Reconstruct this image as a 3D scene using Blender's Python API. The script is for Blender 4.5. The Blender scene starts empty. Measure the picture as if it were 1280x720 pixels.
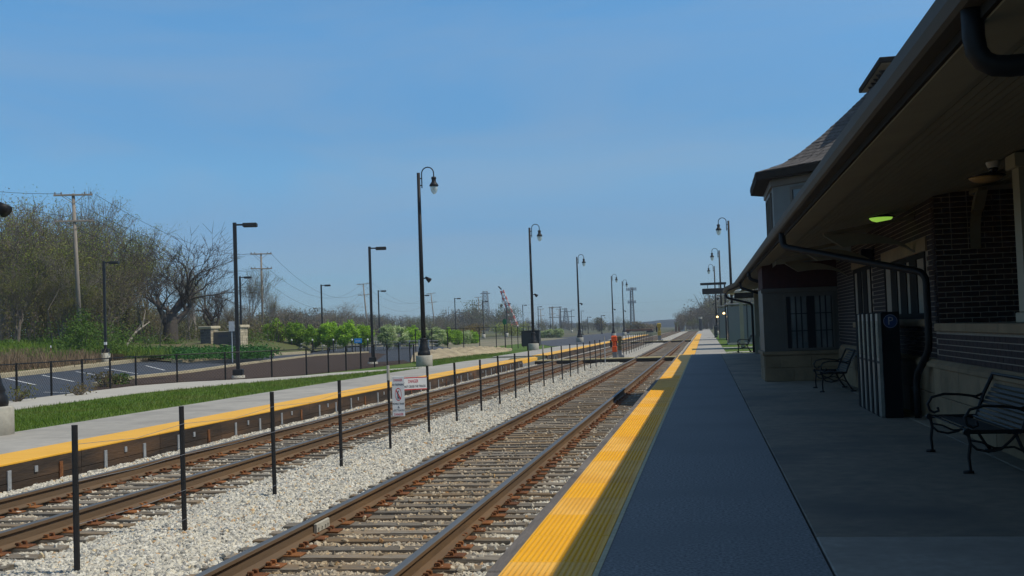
import bpy, bmesh, math, random
import numpy as np
from mathutils import Vector, Matrix
random.seed(7); RNG = np.random.default_rng(7)
S = bpy.context.scene; COL = S.collection; R = math.radians
# ------------------------------------------------------------------ camera
F = 1350.0; EYE = np.array([0.0, 0.0, 1.6])
_d = np.array([881.5-640, 404-360, F]); _d /= np.linalg.norm(_d)
_a = math.tan(R(2.0)); _g = np.array([_a, 1.0, -(_a*_d[0]+_d[1])/_d[2]]); _g /= np.linalg.norm(_g)
RM = np.stack([np.cross(_g, _d), _d, -_g], 1)            # camera = RM @ world (x right, y down, z forward)
cam = bpy.data.objects.new('camera', bpy.data.cameras.new('camera')); COL.objects.link(cam)
cam.data.sensor_width = 36; cam.data.lens = 36*F/1280; cam.data.clip_start = .05; cam.data.clip_end = 6000
M4 = Matrix.Identity(4)
for i in range(3):
    M4[i][0] = RM[0][i]; M4[i][1] = -RM[1][i]; M4[i][2] = -RM[2][i]; M4[i][3] = EYE[i]
cam.matrix_world = M4; S.camera = cam
# ------------------------------------------------------------------ light
SUN_EL, SUN_AZ = 54.5, 94.0                               # azimuth clockwise from +Y
S.view_settings.view_transform = 'Standard'; S.view_settings.look = 'None'
S.view_settings.exposure = 0.0; S.view_settings.gamma = 1.0
W = bpy.data.worlds.new('World'); S.world = W; W.use_nodes = True
wn, wl = W.node_tree.nodes, W.node_tree.links; wn.clear()
wo = wn.new('ShaderNodeOutputWorld'); wb = wn.new('ShaderNodeBackground'); sky = wn.new('ShaderNodeTexSky')
sky.sky_type = 'NISHITA'; sky.sun_disc = False; sky.sun_elevation = R(SUN_EL); sky.sun_rotation = R(SUN_AZ)
sky.air_density = 1.0; sky.dust_density = 0.35; sky.ozone_density = 3.0; sky.altitude = 200
wb.inputs[1].default_value = 0.10
tc = wn.new('ShaderNodeTexCoord'); sx_ = wn.new('ShaderNodeSeparateXYZ'); wl.new(tc.outputs['Generated'], sx_.inputs[0])
wr = wn.new('ShaderNodeValToRGB'); wr.color_ramp.interpolation = 'EASE'; we = wr.color_ramp.elements
we[0].position = 0; we[0].color = (.43, .66, .98, 1); we[1].position = 1; we[1].color = (.95, 1.0, 1.0, 1)
for p_, c_ in ((.08, (.48, .73, 1.0, 1)), (.16, (.62, .98, 1.17, 1)), (.30, (.76, 1.27, 1.45, 1)), (.5, (.88, 1.08, 1.12, 1))): we.new(p_).color = c_
wl.new(sx_.outputs[2], wr.inputs[0])
wm = wn.new('ShaderNodeMix'); wm.data_type = 'RGBA'; wm.blend_type = 'MULTIPLY'; wm.inputs['Factor'].default_value = 1; wm.clamp_result = False
wl.new(sky.outputs[0], wm.inputs['A']); wl.new(wr.outputs[0], wm.inputs['B'])
# thin veils of high cloud
wmp = wn.new('ShaderNodeMapping'); wmp.inputs['Scale'].default_value = (1.3, 1.3, 7); wl.new(tc.outputs['Generated'], wmp.inputs[0])
wnz = wn.new('ShaderNodeTexNoise'); wnz.inputs['Scale'].default_value = 1.6; wnz.inputs['Detail'].default_value = 6; wnz.inputs['Roughness'].default_value = .55; wnz.inputs['Distortion'].default_value = .6; wl.new(wmp.outputs[0], wnz.inputs['Vector'])
wcr = wn.new('ShaderNodeMapRange'); wcr.inputs['From Min'].default_value = .42; wcr.inputs['From Max'].default_value = .74; wcr.inputs['To Max'].default_value = .48; wl.new(wnz.outputs['Fac'], wcr.inputs['Value'])
wm2 = wn.new('ShaderNodeMix'); wm2.data_type = 'RGBA'; wm2.clamp_result = False; wl.new(wcr.outputs[0], wm2.inputs['Factor']); wl.new(wm.outputs['Result'], wm2.inputs['A']); wm2.inputs['B'].default_value = (3.0, 4.05, 5.4, 1)
wl.new(wm2.outputs['Result'], wb.inputs[0]); wl.new(wb.outputs[0], wo.inputs[0])
sd = bpy.data.lights.new('sun', 'SUN'); sd.energy = 3.5; sd.angle = R(.53); sd.color = (1, .94, .82)
sun = bpy.data.objects.new('sun', sd); COL.objects.link(sun)
_e, _z = R(SUN_EL), R(SUN_AZ)
sun.rotation_euler = Vector((math.sin(_z)*math.cos(_e), math.cos(_z)*math.cos(_e), math.sin(_e))).to_track_quat('Z', 'Y').to_euler()
sun.location = (40, 0, 60)
HAZE = .00045
S.cycles.volume_bounces = 0; S.cycles.max_bounces = 6; S.cycles.diffuse_bounces = 3; S.cycles.transparent_max_bounces = 12
# ------------------------------------------------------------------ photo pixel (1280x720) -> place in the world
def ray(u, v): return RM.T @ np.array([u-640, v-360, F])
def gz(u, v, z=0.0):
    d = ray(u, v); return EYE + d*((z-EYE[2])/d[2])
def gx(u, v, x): d = ray(u, v); return EYE + d*(x/d[0])
def gy(u, v, y): d = ray(u, v); return EYE + d*(y/d[1])
def gl(u, v):                                             # the car park, which climbs gently away from the fence
    d = ray(u, v); t = (-.022*21-EYE[2])/(d[2]+.022*d[0]); p = EYE+d*t
    return p if p[0] < -21 else gz(u, v, 0)
def lot_z(x): return max(0.0, -.022*(x+21)) if x > -41 else .44
def proj(p): q = RM @ (np.asarray(p, float)-EYE); return 640+F*q[0]/q[2], 360+F*q[1]/q[2]
def col(u, D):                                            # a point under image column u at depth D
    d = ray(u, 404+.035*(881-u)); d = d/F; p = EYE+d*D; return p[0], p[1]
def top_z(u, v, D): return (EYE+ray(u, v)/F*D)[2]
# ------------------------------------------------------------------ helpers
class MB:
    def __init__(s): s.v = []; s.f = []; s.m = []; s.cur = 0
    def add(s, vs, fs):
        n = len(s.v); s.v += [tuple(map(float, p)) for p in vs]; s.f += [tuple(i+n for i in f) for f in fs]; s.m += [s.cur]*len(fs); return s
    def box(s, x0, y0, z0, x1, y1, z1, j=0.0):
        p = [(x0,y0,z0),(x1,y0,z0),(x1,y1,z0),(x0,y1,z0),(x0,y0,z1),(x1,y0,z1),(x1,y1,z1),(x0,y1,z1)]
        if j: p = [tuple(c+random.uniform(-j, j) for c in q) for q in p]
        return s.add(p, [(0,3,2,1),(4,5,6,7),(0,1,5,4),(1,2,6,5),(2,3,7,6),(3,0,4,7)])
    def bbox(s, x0, y0, z0, x1, y1, z1, b=.01):           # box with chamfered edges round the +-z faces
        p = []
        for z, i in ((z0, b), (z0+b, 0), (z1-b, 0), (z1, b)):
            p += [(x0+i,y0+i,z),(x1-i,y0+i,z),(x1-i,y1-i,z),(x0+i,y1-i,z)]
        f = [(3,2,1,0),(12,13,14,15)]
        for k in range(3):
            for e in range(4): a = k*4+e; c = k*4+(e+1) % 4; f.append((a, c, c+4, a+4))
        return s.add(p, f)
    def tube(s, pts, r, n=6, cap=True):
        pts = [np.array(p, float) for p in pts]; rs = r if hasattr(r, '__len__') else [r]*len(pts)
        vs = []; up = None
        for i, p in enumerate(pts):
            t = pts[min(i+1, len(pts)-1)]-pts[max(i-1, 0)]; t = t/(np.linalg.norm(t)+1e-9)
            if up is None: up = np.array([0,0,1.]) if abs(t[2]) < .9 else np.array([1.,0,0])
            a = np.cross(t, up); a /= (np.linalg.norm(a)+1e-9); b = np.cross(a, t); up = b
            for k in range(n):
                w = 2*math.pi*k/n; vs.append(p+rs[i]*(math.cos(w)*a+math.sin(w)*b))
        fs = [(i*n+k, i*n+(k+1) % n, (i+1)*n+(k+1) % n, (i+1)*n+k) for i in range(len(pts)-1) for k in range(n)]
        if cap: fs += [tuple(range(n))[::-1], tuple((len(pts)-1)*n+k for k in range(n))]
        return s.add(vs, fs)
    def lathe(s, prof, n=12, c=(0,0,0)):
        vs = [(c[0]+r*math.cos(2*math.pi*k/n), c[1]+r*math.sin(2*math.pi*k/n), c[2]+z) for r, z in prof for k in range(n)]
        fs = [(i*n+k, i*n+(k+1) % n, (i+1)*n+(k+1) % n, (i+1)*n+k) for i in range(len(prof)-1) for k in range(n)]
        if prof[0][0] > 1e-4: fs.append(tuple(range(n))[::-1])
        if prof[-1][0] > 1e-4: fs.append(tuple((len(prof)-1)*n+k for k in range(n)))
        return s.add(vs, fs)
    def prism(s, poly, y0, y1):                            # poly in (x,z), swept along y
        n = len(poly)
        return s.add([(x, y0, z) for x, z in poly]+[(x, y1, z) for x, z in poly],
                     [tuple(range(n)), tuple(range(n, 2*n))[::-1]]+[(k, k+n, (k+1) % n+n, (k+1) % n) for k in range(n)])
    def slab(s, poly, z0, z1):                             # poly in (x,y), z may be a function
        n = len(poly); f1 = z1 if callable(z1) else (lambda x, y: z1); f0 = z0 if callable(z0) else (lambda x, y: z0)
        return s.add([(x, y, f0(x, y)) for x, y in poly]+[(x, y, f1(x, y)) for x, y in poly],
                     [tuple(range(n))[::-1], tuple(range(n, 2*n))]+[(k, (k+1) % n, (k+1) % n+n, k+n) for k in range(n)])
    def mesh(s, name, mats, smooth=False):
        me = bpy.data.meshes.new(name); me.from_pydata(s.v, [], s.f)
        for m in (mats if isinstance(mats, (list, tuple)) else [mats]): me.materials.append(m)
        if max(s.m, default=0): me.polygons.foreach_set('material_index', s.m)
        bm = bmesh.new(); bm.from_mesh(me); bmesh.ops.recalc_face_normals(bm, faces=bm.faces); bm.to_mesh(me); bm.free()
        if smooth: me.polygons.foreach_set('use_smooth', [True]*len(me.polygons))
        return me
    def build(s, name, mats, parent=None, smooth=False, **kw): return link(name, s.mesh(name, mats, smooth), parent, **kw)
def link(name, me, parent=None, loc=None, rot=None, scale=None, **kw):
    o = bpy.data.objects.new(name, me); COL.objects.link(o)
    if parent is not None: o.parent = parent
    if loc is not None: o.location = loc
    if rot is not None: o.rotation_euler = rot
    if scale is not None: o.scale = scale
    for k, v in kw.items(): o[k] = v
    return o
def thing(name, label, cat, loc=(0,0,0), rz=0, group=None, scale=1.0):
    o = bpy.data.objects.new(name, None); COL.objects.link(o); o.location = loc; o.rotation_euler = (0,0,rz); o.scale = (scale,)*3
    o.empty_display_size = .2; o['label'] = label; o['category'] = cat
    if group: o['group'] = group
    return o
def tag(o, label, cat, group=None):
    o['label'] = label; o['category'] = cat
    if group: o['group'] = group
    return o
def tree_copy(o, parent=None):
    c = o.copy(); COL.objects.link(c)
    if parent is not None: c.parent = parent
    for ch in KIDS.get(o.name, []): tree_copy(ch, c)
    return c
KIDS = {}
def remember(o):
    KIDS[o.name] = [c for c in COL.objects if c.parent == o]
    for c in KIDS[o.name]: remember(c)
    return o
def dup(root, loc, label, rz=None, scale=None):
    c = tree_copy(root); c.location = loc; c['label'] = label
    if rz is not None: c.rotation_euler = (0,0,rz)
    if scale is not None: c.scale = (scale,)*3 if not hasattr(scale, '__len__') else scale
    return c
def struct(o): o['kind'] = 'structure'; return o
def stuff(o): o['kind'] = 'stuff'; return o
# ------------------------------------------------------------------ materials
def mat(name, c1, c2=None, scale=3.0, rough=.8, bump=0.0, bscale=None, metal=0.0, contrast=.5, c3=None, s3=.4, stretch=None, rnd=0.0, spec=.4, trans=0.0, bdist=.02):
    m = bpy.data.materials.new(name); m.use_nodes = True; n, l = m.node_tree.nodes, m.node_tree.links
    b = n['Principled BSDF']; b.inputs['Roughness'].default_value = rough; b.inputs['Metallic'].default_value = metal
    b.inputs['Specular IOR Level'].default_value = spec
    geo = n.new('ShaderNodeNewGeometry'); vec = geo.outputs['Position']
    if stretch:
        mp = n.new('ShaderNodeMapping'); mp.inputs['Scale'].default_value = stretch; l.new(vec, mp.inputs[0]); vec = mp.outputs[0]
    c2 = c2 or tuple(x*.75 for x in c1)
    nz = n.new('ShaderNodeTexNoise'); nz.inputs['Scale'].default_value = scale; nz.inputs['Detail'].default_value = 5; nz.inputs['Roughness'].default_value = .65
    l.new(vec, nz.inputs['Vector'])
    rp = n.new('ShaderNodeValToRGB'); rp.color_ramp.elements[0].position = .5-contrast*.35; rp.color_ramp.elements[1].position = .5+contrast*.35
    rp.color_ramp.elements[0].color = (*c2, 1); rp.color_ramp.elements[1].color = (*c1, 1); l.new(nz.outputs['Fac'], rp.inputs[0])
    out = rp.outputs[0]
    if c3:
        nz3 = n.new('ShaderNodeTexNoise'); nz3.inputs['Scale'].default_value = s3; nz3.inputs['Detail'].default_value = 4; l.new(vec, nz3.inputs['Vector'])
        r3 = n.new('ShaderNodeValToRGB'); r3.color_ramp.elements[0].position = .47; r3.color_ramp.elements[1].position = .68; l.new(nz3.outputs['Fac'], r3.inputs[0])
        mx = n.new('ShaderNodeMix'); mx.data_type = 'RGBA'; l.new(r3.outputs[0], mx.inputs['Factor']); l.new(out, mx.inputs['A']); mx.inputs['B'].default_value = (*c3, 1); out = mx.outputs['Result']
    if rnd:
        oi = n.new('ShaderNodeObjectInfo'); mr = n.new('ShaderNodeMapRange'); mr.inputs['To Min'].default_value = 1-rnd; mr.inputs['To Max'].default_value = 1+rnd
        l.new(oi.outputs['Random'], mr.inputs['Value']); hs = n.new('ShaderNodeHueSaturation'); l.new(mr.outputs[0], hs.inputs['Value']); l.new(out, hs.inputs['Color']); out = hs.outputs[0]
    l.new(out, b.inputs['Base Color'])
    if bump:
        bz = n.new('ShaderNodeTexNoise'); bz.inputs['Scale'].default_value = bscale or scale*6; bz.inputs['Detail'].default_value = 4; l.new(vec, bz.inputs['Vector'])
        bp = n.new('ShaderNodeBump'); bp.inputs['Strength'].default_value = bump; bp.inputs['Distance'].default_value = bdist; l.new(bz.outputs['Fac'], bp.inputs['Height']); l.new(bp.outputs[0], b.inputs['Normal'])
    if trans:
        tr = n.new('ShaderNodeBsdfTranslucent'); l.new(out, tr.inputs[0]); ms = n.new('ShaderNodeMixShader'); ms.inputs[0].default_value = trans
        l.new(b.outputs[0], ms.inputs[1]); l.new(tr.outputs[0], ms.inputs[2]); l.new(ms.outputs[0], n['Material Output'].inputs[0])
    return m
def emat(name, c, e):
    m = bpy.data.materials.new(name); m.use_nodes = True; b = m.node_tree.nodes['Principled BSDF']
    b.inputs['Base Color'].default_value = (*c, 1); b.inputs['Emission Color'].default_value = (*c, 1); b.inputs['Emission Strength'].default_value = e; return m
def glassmat(name, c, rough=.05, alpha=.35, spec=.6):
    m = bpy.data.materials.new(name); m.use_nodes = True; n = m.node_tree.nodes; b = n['Principled BSDF']
    b.inputs['Base Color'].default_value = (*c, 1); b.inputs['Roughness'].default_value = rough; b.inputs['Alpha'].default_value = alpha; b.inputs['Specular IOR Level'].default_value = spec; return m
def track_stain(n, l, geo, colr):                         # rust and grime worn into the stones along each rail
    sp = n.new('ShaderNodeSeparateXYZ'); l.new(geo.outputs['Position'], sp.inputs[0]); last = None
    for xc, k in ((-3.16, 1.0), (-7.62, .45)):
        a = n.new('ShaderNodeMath'); a.operation = 'SUBTRACT'; a.inputs[1].default_value = xc; l.new(sp.outputs[0], a.inputs[0])
        b_ = n.new('ShaderNodeMath'); b_.operation = 'ABSOLUTE'; l.new(a.outputs[0], b_.inputs[0])
        r = n.new('ShaderNodeMapRange'); r.inputs['From Min'].default_value = 1.25; r.inputs['From Max'].default_value = .8; r.inputs['To Min'].default_value = 0; r.inputs['To Max'].default_value = k; l.new(b_.outputs[0], r.inputs['Value'])
        if last: mx = n.new('ShaderNodeMath'); mx.operation = 'MAXIMUM'; l.new(last, mx.inputs[0]); l.new(r.outputs[0], mx.inputs[1]); last = mx.outputs[0]
        else: last = r.outputs[0]
    nz = n.new('ShaderNodeTexNoise'); nz.inputs['Scale'].default_value = 3; nz.inputs['Detail'].default_value = 4; l.new(geo.outputs['Position'], nz.inputs['Vector'])
    m1 = n.new('ShaderNodeMath'); m1.operation = 'MULTIPLY'; l.new(last, m1.inputs[0]); l.new(nz.outputs['Fac'], m1.inputs[1]); m2 = n.new('ShaderNodeMath'); m2.operation = 'MULTIPLY'; m2.inputs[1].default_value = 1.35; m2.use_clamp = True; l.new(m1.outputs[0], m2.inputs[0])
    mx = n.new('ShaderNodeMix'); mx.data_type = 'RGBA'; mx.blend_type = 'MULTIPLY'; l.new(m2.outputs[0], mx.inputs['Factor']); l.new(colr, mx.inputs['A']); mx.inputs['B'].default_value = (.62, .46, .28, 1); return mx.outputs['Result']
def voronoi_stone(name):
    m = bpy.data.materials.new(name); m.use_nodes = True; n, l = m.node_tree.nodes, m.node_tree.links; b = n['Principled BSDF']; b.inputs['Roughness'].default_value = .9
    geo = n.new('ShaderNodeNewGeometry'); vo = n.new('ShaderNodeTexVoronoi'); vo.inputs['Scale'].default_value = 19; l.new(geo.outputs['Position'], vo.inputs['Vector'])
    rp = n.new('ShaderNodeValToRGB'); e = rp.color_ramp.elements; e[0].position = 0; e[0].color = (.30,.29,.26,1); e[1].position = 1; e[1].color = (.66,.64,.57,1)
    for p, c in ((.35,(.46,.43,.36,1)),(.7,(.55,.51,.41,1)),(.93,(.38,.25,.13,1)),(.96,(.62,.59,.51,1))): x = e.new(p); x.color = c
    sp = n.new('ShaderNodeSeparateColor'); l.new(vo.outputs['Color'], sp.inputs[0]); l.new(sp.outputs[0], rp.inputs[0])
    dk = n.new('ShaderNodeMapRange'); dk.inputs['From Min'].default_value = .25; dk.inputs['From Max'].default_value = .75; dk.inputs['To Min'].default_value = 1; dk.inputs['To Max'].default_value = .25
    l.new(vo.outputs['Distance'], dk.inputs['Value'])
    l.new(track_stain(n, l, geo, rp.outputs[0]), b.inputs['Base Color'])
    bp = n.new('ShaderNodeBump'); bp.inputs['Strength'].default_value = 1; bp.inputs['Distance'].default_value = .05; l.new(dk.outputs[0], bp.inputs['Height']); l.new(bp.outputs[0], b.inputs['Normal'])
    return m
def stone_inst(name):
    m = bpy.data.materials.new(name); m.use_nodes = True; n, l = m.node_tree.nodes, m.node_tree.links; b = n['Principled BSDF']; b.inputs['Roughness'].default_value = .9
    oi = n.new('ShaderNodeObjectInfo'); rp = n.new('ShaderNodeValToRGB'); e = rp.color_ramp.elements; e[0].position = 0; e[0].color = (.26,.25,.22,1); e[1].position = 1; e[1].color = (.68,.65,.56,1)
    for p, c in ((.12,(.44,.41,.34,1)),(.3,(.53,.495,.41,1)),(.55,(.60,.555,.445,1)),(.8,(.66,.62,.52,1)),(.90,(.47,.30,.15,1)),(.93,(.60,.48,.29,1)),(.95,(.40,.385,.35,1))): x = e.new(p); x.color = c
    rp.color_ramp.interpolation = 'CONSTANT'
    l.new(oi.outputs['Random'], rp.inputs[0])
    nz = n.new('ShaderNodeTexNoise'); nz.inputs['Scale'].default_value = 40; geo = n.new('ShaderNodeNewGeometry'); l.new(geo.outputs['Position'], nz.inputs['Vector'])
    mr = n.new('ShaderNodeMapRange'); mr.inputs['To Min'].default_value = .7; mr.inputs['To Max'].default_value = 1.3; l.new(nz.outputs['Fac'], mr.inputs['Value'])
    hs = n.new('ShaderNodeHueSaturation'); l.new(mr.outputs[0], hs.inputs['Value']); l.new(rp.outputs[0], hs.inputs['Color']); l.new(track_stain(n, l, geo, hs.outputs[0]), b.inputs['Base Color'])
    return m
X = dict(
 ballast=voronoi_stone('ballast_mat'), stone=stone_inst('stone_mat'),
 dirt=mat('dirt', (.11,.09,.06), (.06,.05,.035), 1.2, .95, .5),
 field=mat('field', (.085,.09,.04), (.05,.06,.025), .15, .95, .3, 3, c3=(.14,.11,.06), s3=.05),
 grass=mat('lawn', (.09,.15,.018), (.055,.105,.012), 2.5, .9, .6, 60, c3=(.11,.145,.025), s3=.5, spec=.2),
 blade=mat('blade', (.15,.25,.025), (.09,.165,.015), 3, .8, c3=(.17,.2,.04), s3=.6, rnd=.35, spec=.2, trans=.3),
 bank=mat('bank', (.10,.12,.028), (.07,.075,.025), .9, .95, .6, 12, c3=(.15,.115,.055), s3=.35),
 dry=mat('dry_grass', (.36,.26,.16), (.2,.135,.08), 2, .9, rnd=.35, trans=.25, spec=.2),
 cover=mat('ground_cover', (.055,.18,.022), (.025,.09,.012), 3, .7, rnd=.3, trans=.25, spec=.3),
 asphalt=mat('asphalt', (.30,.31,.30), (.075,.08,.082), 42, .9, .7, 140, contrast=.5, c3=(.165,.172,.17), s3=.45, bdist=.004),
 lot=mat('lot_asphalt', (.062,.072,.088), (.043,.05,.062), 1.5, .85, .3, 80, c3=(.07,.07,.075), s3=.12),
 road=mat('far_road', (.07,.072,.08), (.05,.052,.06), 1.5, .85),
 conc=mat('concrete', (.40,.37,.315), (.31,.29,.25), 3.0, .85, .25, 60, c3=(.28,.26,.225), s3=.7, bdist=.005, rnd=.07),
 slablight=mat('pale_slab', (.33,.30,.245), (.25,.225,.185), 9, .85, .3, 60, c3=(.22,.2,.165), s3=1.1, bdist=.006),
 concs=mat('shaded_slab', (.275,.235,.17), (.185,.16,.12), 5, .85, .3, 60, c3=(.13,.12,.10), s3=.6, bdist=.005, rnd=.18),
 conc2=mat('dark_concrete', (.24,.24,.235), (.19,.19,.185), 2.0, .8, .15, 60, c3=(.17,.17,.165), s3=.6, bdist=.005, rnd=.07),
 conc3=mat('base_concrete', (.42,.40,.33), (.32,.30,.25), 6, .85, .3, 40, bdist=.006),
 path=mat('path_concrete', (.46,.43,.36), (.40,.37,.31), 1.0, .85, .1, 50, bdist=.004),
 kerb=mat('kerb_concrete', (.48,.40,.25), (.36,.30,.19), 2.0, .9, .2, 30),
 paint=mat('white_paint', (.72,.72,.70), (.50,.50,.49), 14, .7),
 tile_a=mat('tactile_yellow', (.86,.43,.005), (.80,.385,.004), 3, .55, .06, 300, spec=.3, bdist=.002),
 tile_b=mat('tactile_pale_yellow', (.86,.48,.085), (.78,.415,.055), 3, .6, .06, 300, c3=(.74,.36,.03), s3=1.2, spec=.3, bdist=.002),
 tile_c=mat('tactile_far', (.84,.45,.055), (.76,.40,.04), 1.0, .6, spec=.3),
 sealant=mat('sealant', (.50,.46,.30), (.36,.33,.2), 8, .8),
 timber=mat('edge_timber', (.16,.14,.125), (.09,.078,.068), 5, .9, .5, 14, stretch=(3,.5,3), c3=(.2,.175,.15), s3=.8, rnd=.1),
 sleeper=mat('sleeper', (.27,.235,.185), (.125,.105,.08), 9, .95, .8, 22, stretch=(.5,4,4), c3=(.26,.17,.085), s3=1.0, rnd=.25),
 rust=mat('rust', (.20,.072,.02), (.085,.034,.014), 12, .85, .4, 60, c3=(.28,.11,.03), s3=4, rnd=.2),
 railside=mat('rail_side', (.17,.10,.045), (.095,.058,.03), 4, .75, .2, 60, stretch=(1,.15,1), c3=(.115,.08,.05), s3=.9),
 railtop=mat('rail_top', (.20,.195,.18), (.13,.125,.115), 3, .5, metal=.6, stretch=(1,.1,1)),
 creosote=mat('creosote_board', (.05,.034,.022), (.022,.016,.012), 3, .9, .5, 12, stretch=(.4,.4,3), c3=(.09,.05,.025), s3=1.0, rnd=.3),
 galv=mat('galvanised', (.50,.52,.53), (.36,.38,.39), 8, .5, metal=.5),
 kiosk=mat('kiosk_black', (.010,.0095,.009), (.006,.006,.006), 4, .8, spec=.12), black=mat('black_metal', (.012,.0115,.011), (.008,.008,.008), 6, .55, spec=.25),
 blackm=mat('black_post', (.016,.015,.014), (.010,.009,.009), 8, .7),
 bronze=mat('bronze_metal', (.020,.019,.018), (.014,.013,.012), 5, .5),
 wire=mat('wire', (.35,.35,.35), (.25,.25,.25), 5, .5, metal=.5),
 line=mat('power_wire', (.05,.05,.055), None, 1, .8),
 glass=glassmat('globe_glass', (.62,.70,.62), .12, .55),
 wood=mat('pole_wood', (.30,.255,.20), (.20,.17,.135), 6, .9, .3, stretch=(3,3,.4)),
 bark=mat('bark', (.19,.155,.12), (.105,.086,.067), 3, .95, .6, 15, rnd=.25),
 oakbark=mat('oak_bark', (.085,.068,.052), (.045,.037,.03), 3, .95, .6, 15), bark2=mat('pale_bark', (.24,.205,.17), (.16,.135,.11), 3, .95, .6, 15, rnd=.25),
 bud=mat('spring_leaf', (.30,.31,.06), (.20,.185,.05), .5, .8, c3=(.23,.31,.045), s3=.3, rnd=.3, trans=.35, spec=.2),
 budb=mat('brown_leaf', (.29,.22,.12), (.19,.145,.085), .5, .8, c3=(.19,.17,.06), s3=.3, rnd=.3, trans=.35, spec=.2),
 thick=mat('thicket', (.17,.175,.042), (.08,.08,.028), .35, .85, c3=(.19,.13,.065), s3=.25, trans=.3, spec=.2),
 bushgreen=mat('bush_leaf', (.12,.21,.025), (.06,.11,.015), 1.3, .7, trans=.3, spec=.2), green=mat('pear_leaf', (.33,.53,.035), (.15,.29,.018), 1.3, .7, rnd=.2, trans=.35, spec=.3),
 blossom=mat('pear_blossom', (.58,.62,.36), (.22,.36,.06), 2.2, .7, rnd=.15, trans=.35, spec=.3),
 fargreen=mat('far_leaf', (.16,.18,.06), (.10,.105,.05), .08, .9, c3=(.19,.14,.08), s3=.05, trans=.2, spec=.1),
 farbrown=mat('far_brown_leaf', (.19,.155,.105), (.12,.105,.075), .08, .9, c3=(.14,.16,.06), s3=.06, trans=.2, spec=.1),
 yellowbush=mat('yellow_bush_leaf', (.24,.17,.02), (.15,.10,.015), .6, .85, trans=.3),
 mulch=mat('mulch', (.092,.054,.03), (.023,.0135,.008), 7, .95, 1, 12, contrast=.6, c3=(.064,.038,.022), s3=.5, bdist=.06),
 verge=mat('gravel_verge', (.26,.22,.14), (.16,.14,.085), .6, .95, .4, 8, c3=(.12,.13,.05), s3=.12), sand=mat('sand', (.44,.36,.22), (.30,.24,.14), 1.1, .95, .6, 6, c3=(.26,.20,.12), s3=.8, bdist=.1),
 stonew=mat('limestone', (.27,.19,.105), (.17,.12,.066), 1.6, .9, .3, 25, rnd=.12),
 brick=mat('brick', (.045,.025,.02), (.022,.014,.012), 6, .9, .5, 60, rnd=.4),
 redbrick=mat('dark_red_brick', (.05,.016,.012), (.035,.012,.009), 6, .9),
 mortar=mat('mortar', (.30,.255,.195), (.23,.195,.15), 20, .95),
 trim=mat('painted_trim', (.29,.27,.185), (.25,.23,.16), 2, .6, rnd=.03),
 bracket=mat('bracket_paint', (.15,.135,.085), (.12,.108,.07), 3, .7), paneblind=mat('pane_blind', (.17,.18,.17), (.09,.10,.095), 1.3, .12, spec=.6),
 soffit=mat('soffit_boards', (.255,.245,.175), (.21,.2,.145), 3, .65, stretch=(4,.3,1), rnd=.05),
 gutter=mat('gutter_metal', (.06,.054,.042), (.05,.045,.035), 2, .6, spec=.2),
 fascia=mat('dark_fascia', (.026,.023,.019), (.02,.018,.015), 2, .9, spec=.08),
 shingle=mat('shingle', (.15,.13,.115), (.06,.052,.046), 9, .95, .4, 60, c3=(.10,.087,.077), s3=5),
 towerwall=mat('tower_siding', (.12,.14,.14), (.10,.117,.117), 2, .6),
 winframe=mat('window_frame', (.10,.09,.07), (.083,.075,.06), 3, .5),
 winglass=glassmat('window_glass', (.035,.045,.045), .03, 1.0, .8),
 shelterglass=glassmat('shelter_glass', (.22,.225,.215), .12, .88, .5),
 white=mat('sign_white', (.78,.77,.74), (.70,.69,.66), 4, .6), red=mat('sign_red', (.62,.02,.025), (.55,.02,.02), 4, .6), ink=mat('sign_ink', (.03,.03,.035), None, 4, .6),
 blue=mat('sign_blue', (.02,.26,.60), (.02,.22,.52), 2, .5), pblue=mat('parking_blue', (.010,.035,.13), None, 2, .5), signletter=mat('sign_letter', (.30,.30,.30), None, 3, .6), gsign=mat('sign_green', (.015,.16,.06), None, 2, .5),
 orange=mat('orange_cover', (.85,.11,.012), (.65,.075,.01), 5, .75, .6, 12, bdist=.05), olive=mat('olive_cover', (.13,.105,.05), (.08,.065,.03), 6, .85, .6, 12, bdist=.05),
 ycover=mat('yellow_cover', (.45,.32,.05), (.3,.2,.03), 6, .8), grey=mat('grey_box', (.22,.22,.22), None, 4, .6), cabinet=mat('dark_cabinet', (.016,.022,.024), None, 3, .45),
 crossing=mat('crossing_timber', (.40,.33,.16), (.28,.22,.10), 4, .9, .3, 20, stretch=(.4,3,1), rnd=.15), rubber=mat('crossing_rubber', (.02,.018,.016), None, 5, .9),
 crane=mat('crane_red', (.45,.07,.05), None, 3, .6), cranew=mat('crane_white', (.6,.5,.48), None, 3, .6), steel=mat('tower_steel', (.18,.2,.21), None, 2, .6),
 steelface=mat('steel_panel', (.27,.265,.23), (.17,.165,.14), 5, .4, metal=.4), label=mat('label_grey', (.36,.33,.22), (.06,.06,.05), 34, .6, contrast=.25, stretch=(1,3,1)),
 lampdome=mat('lamp_dome', (.50,.33,.14), (.42,.27,.11), 3, .3), camwhite=mat('camera_white', (.5,.49,.44), None, 3, .5), camdark=mat('camera_lens', (.02,.02,.025), None, 3, .15),
 signstone=mat('sign_stone', (.16,.15,.14), (.085,.08,.078), 9, .9, .5, rnd=.3), signstone2=mat('pale_stone', (.50,.43,.30), (.36,.3,.2), 9, .9, .5, rnd=.3), signpanel=mat('sign_panel', (.15,.13,.12), (.12,.105,.095), 3, .8),
 hill=mat('hill_wood', (.018,.026,.026), (.012,.018,.02), .03, .95),
)
X['lit'] = emat('lit_dome', (.42,.80,.10), .55); X['lit2'] = emat('lit_wall_lamp', (1,.72,.3), 4)

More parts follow.
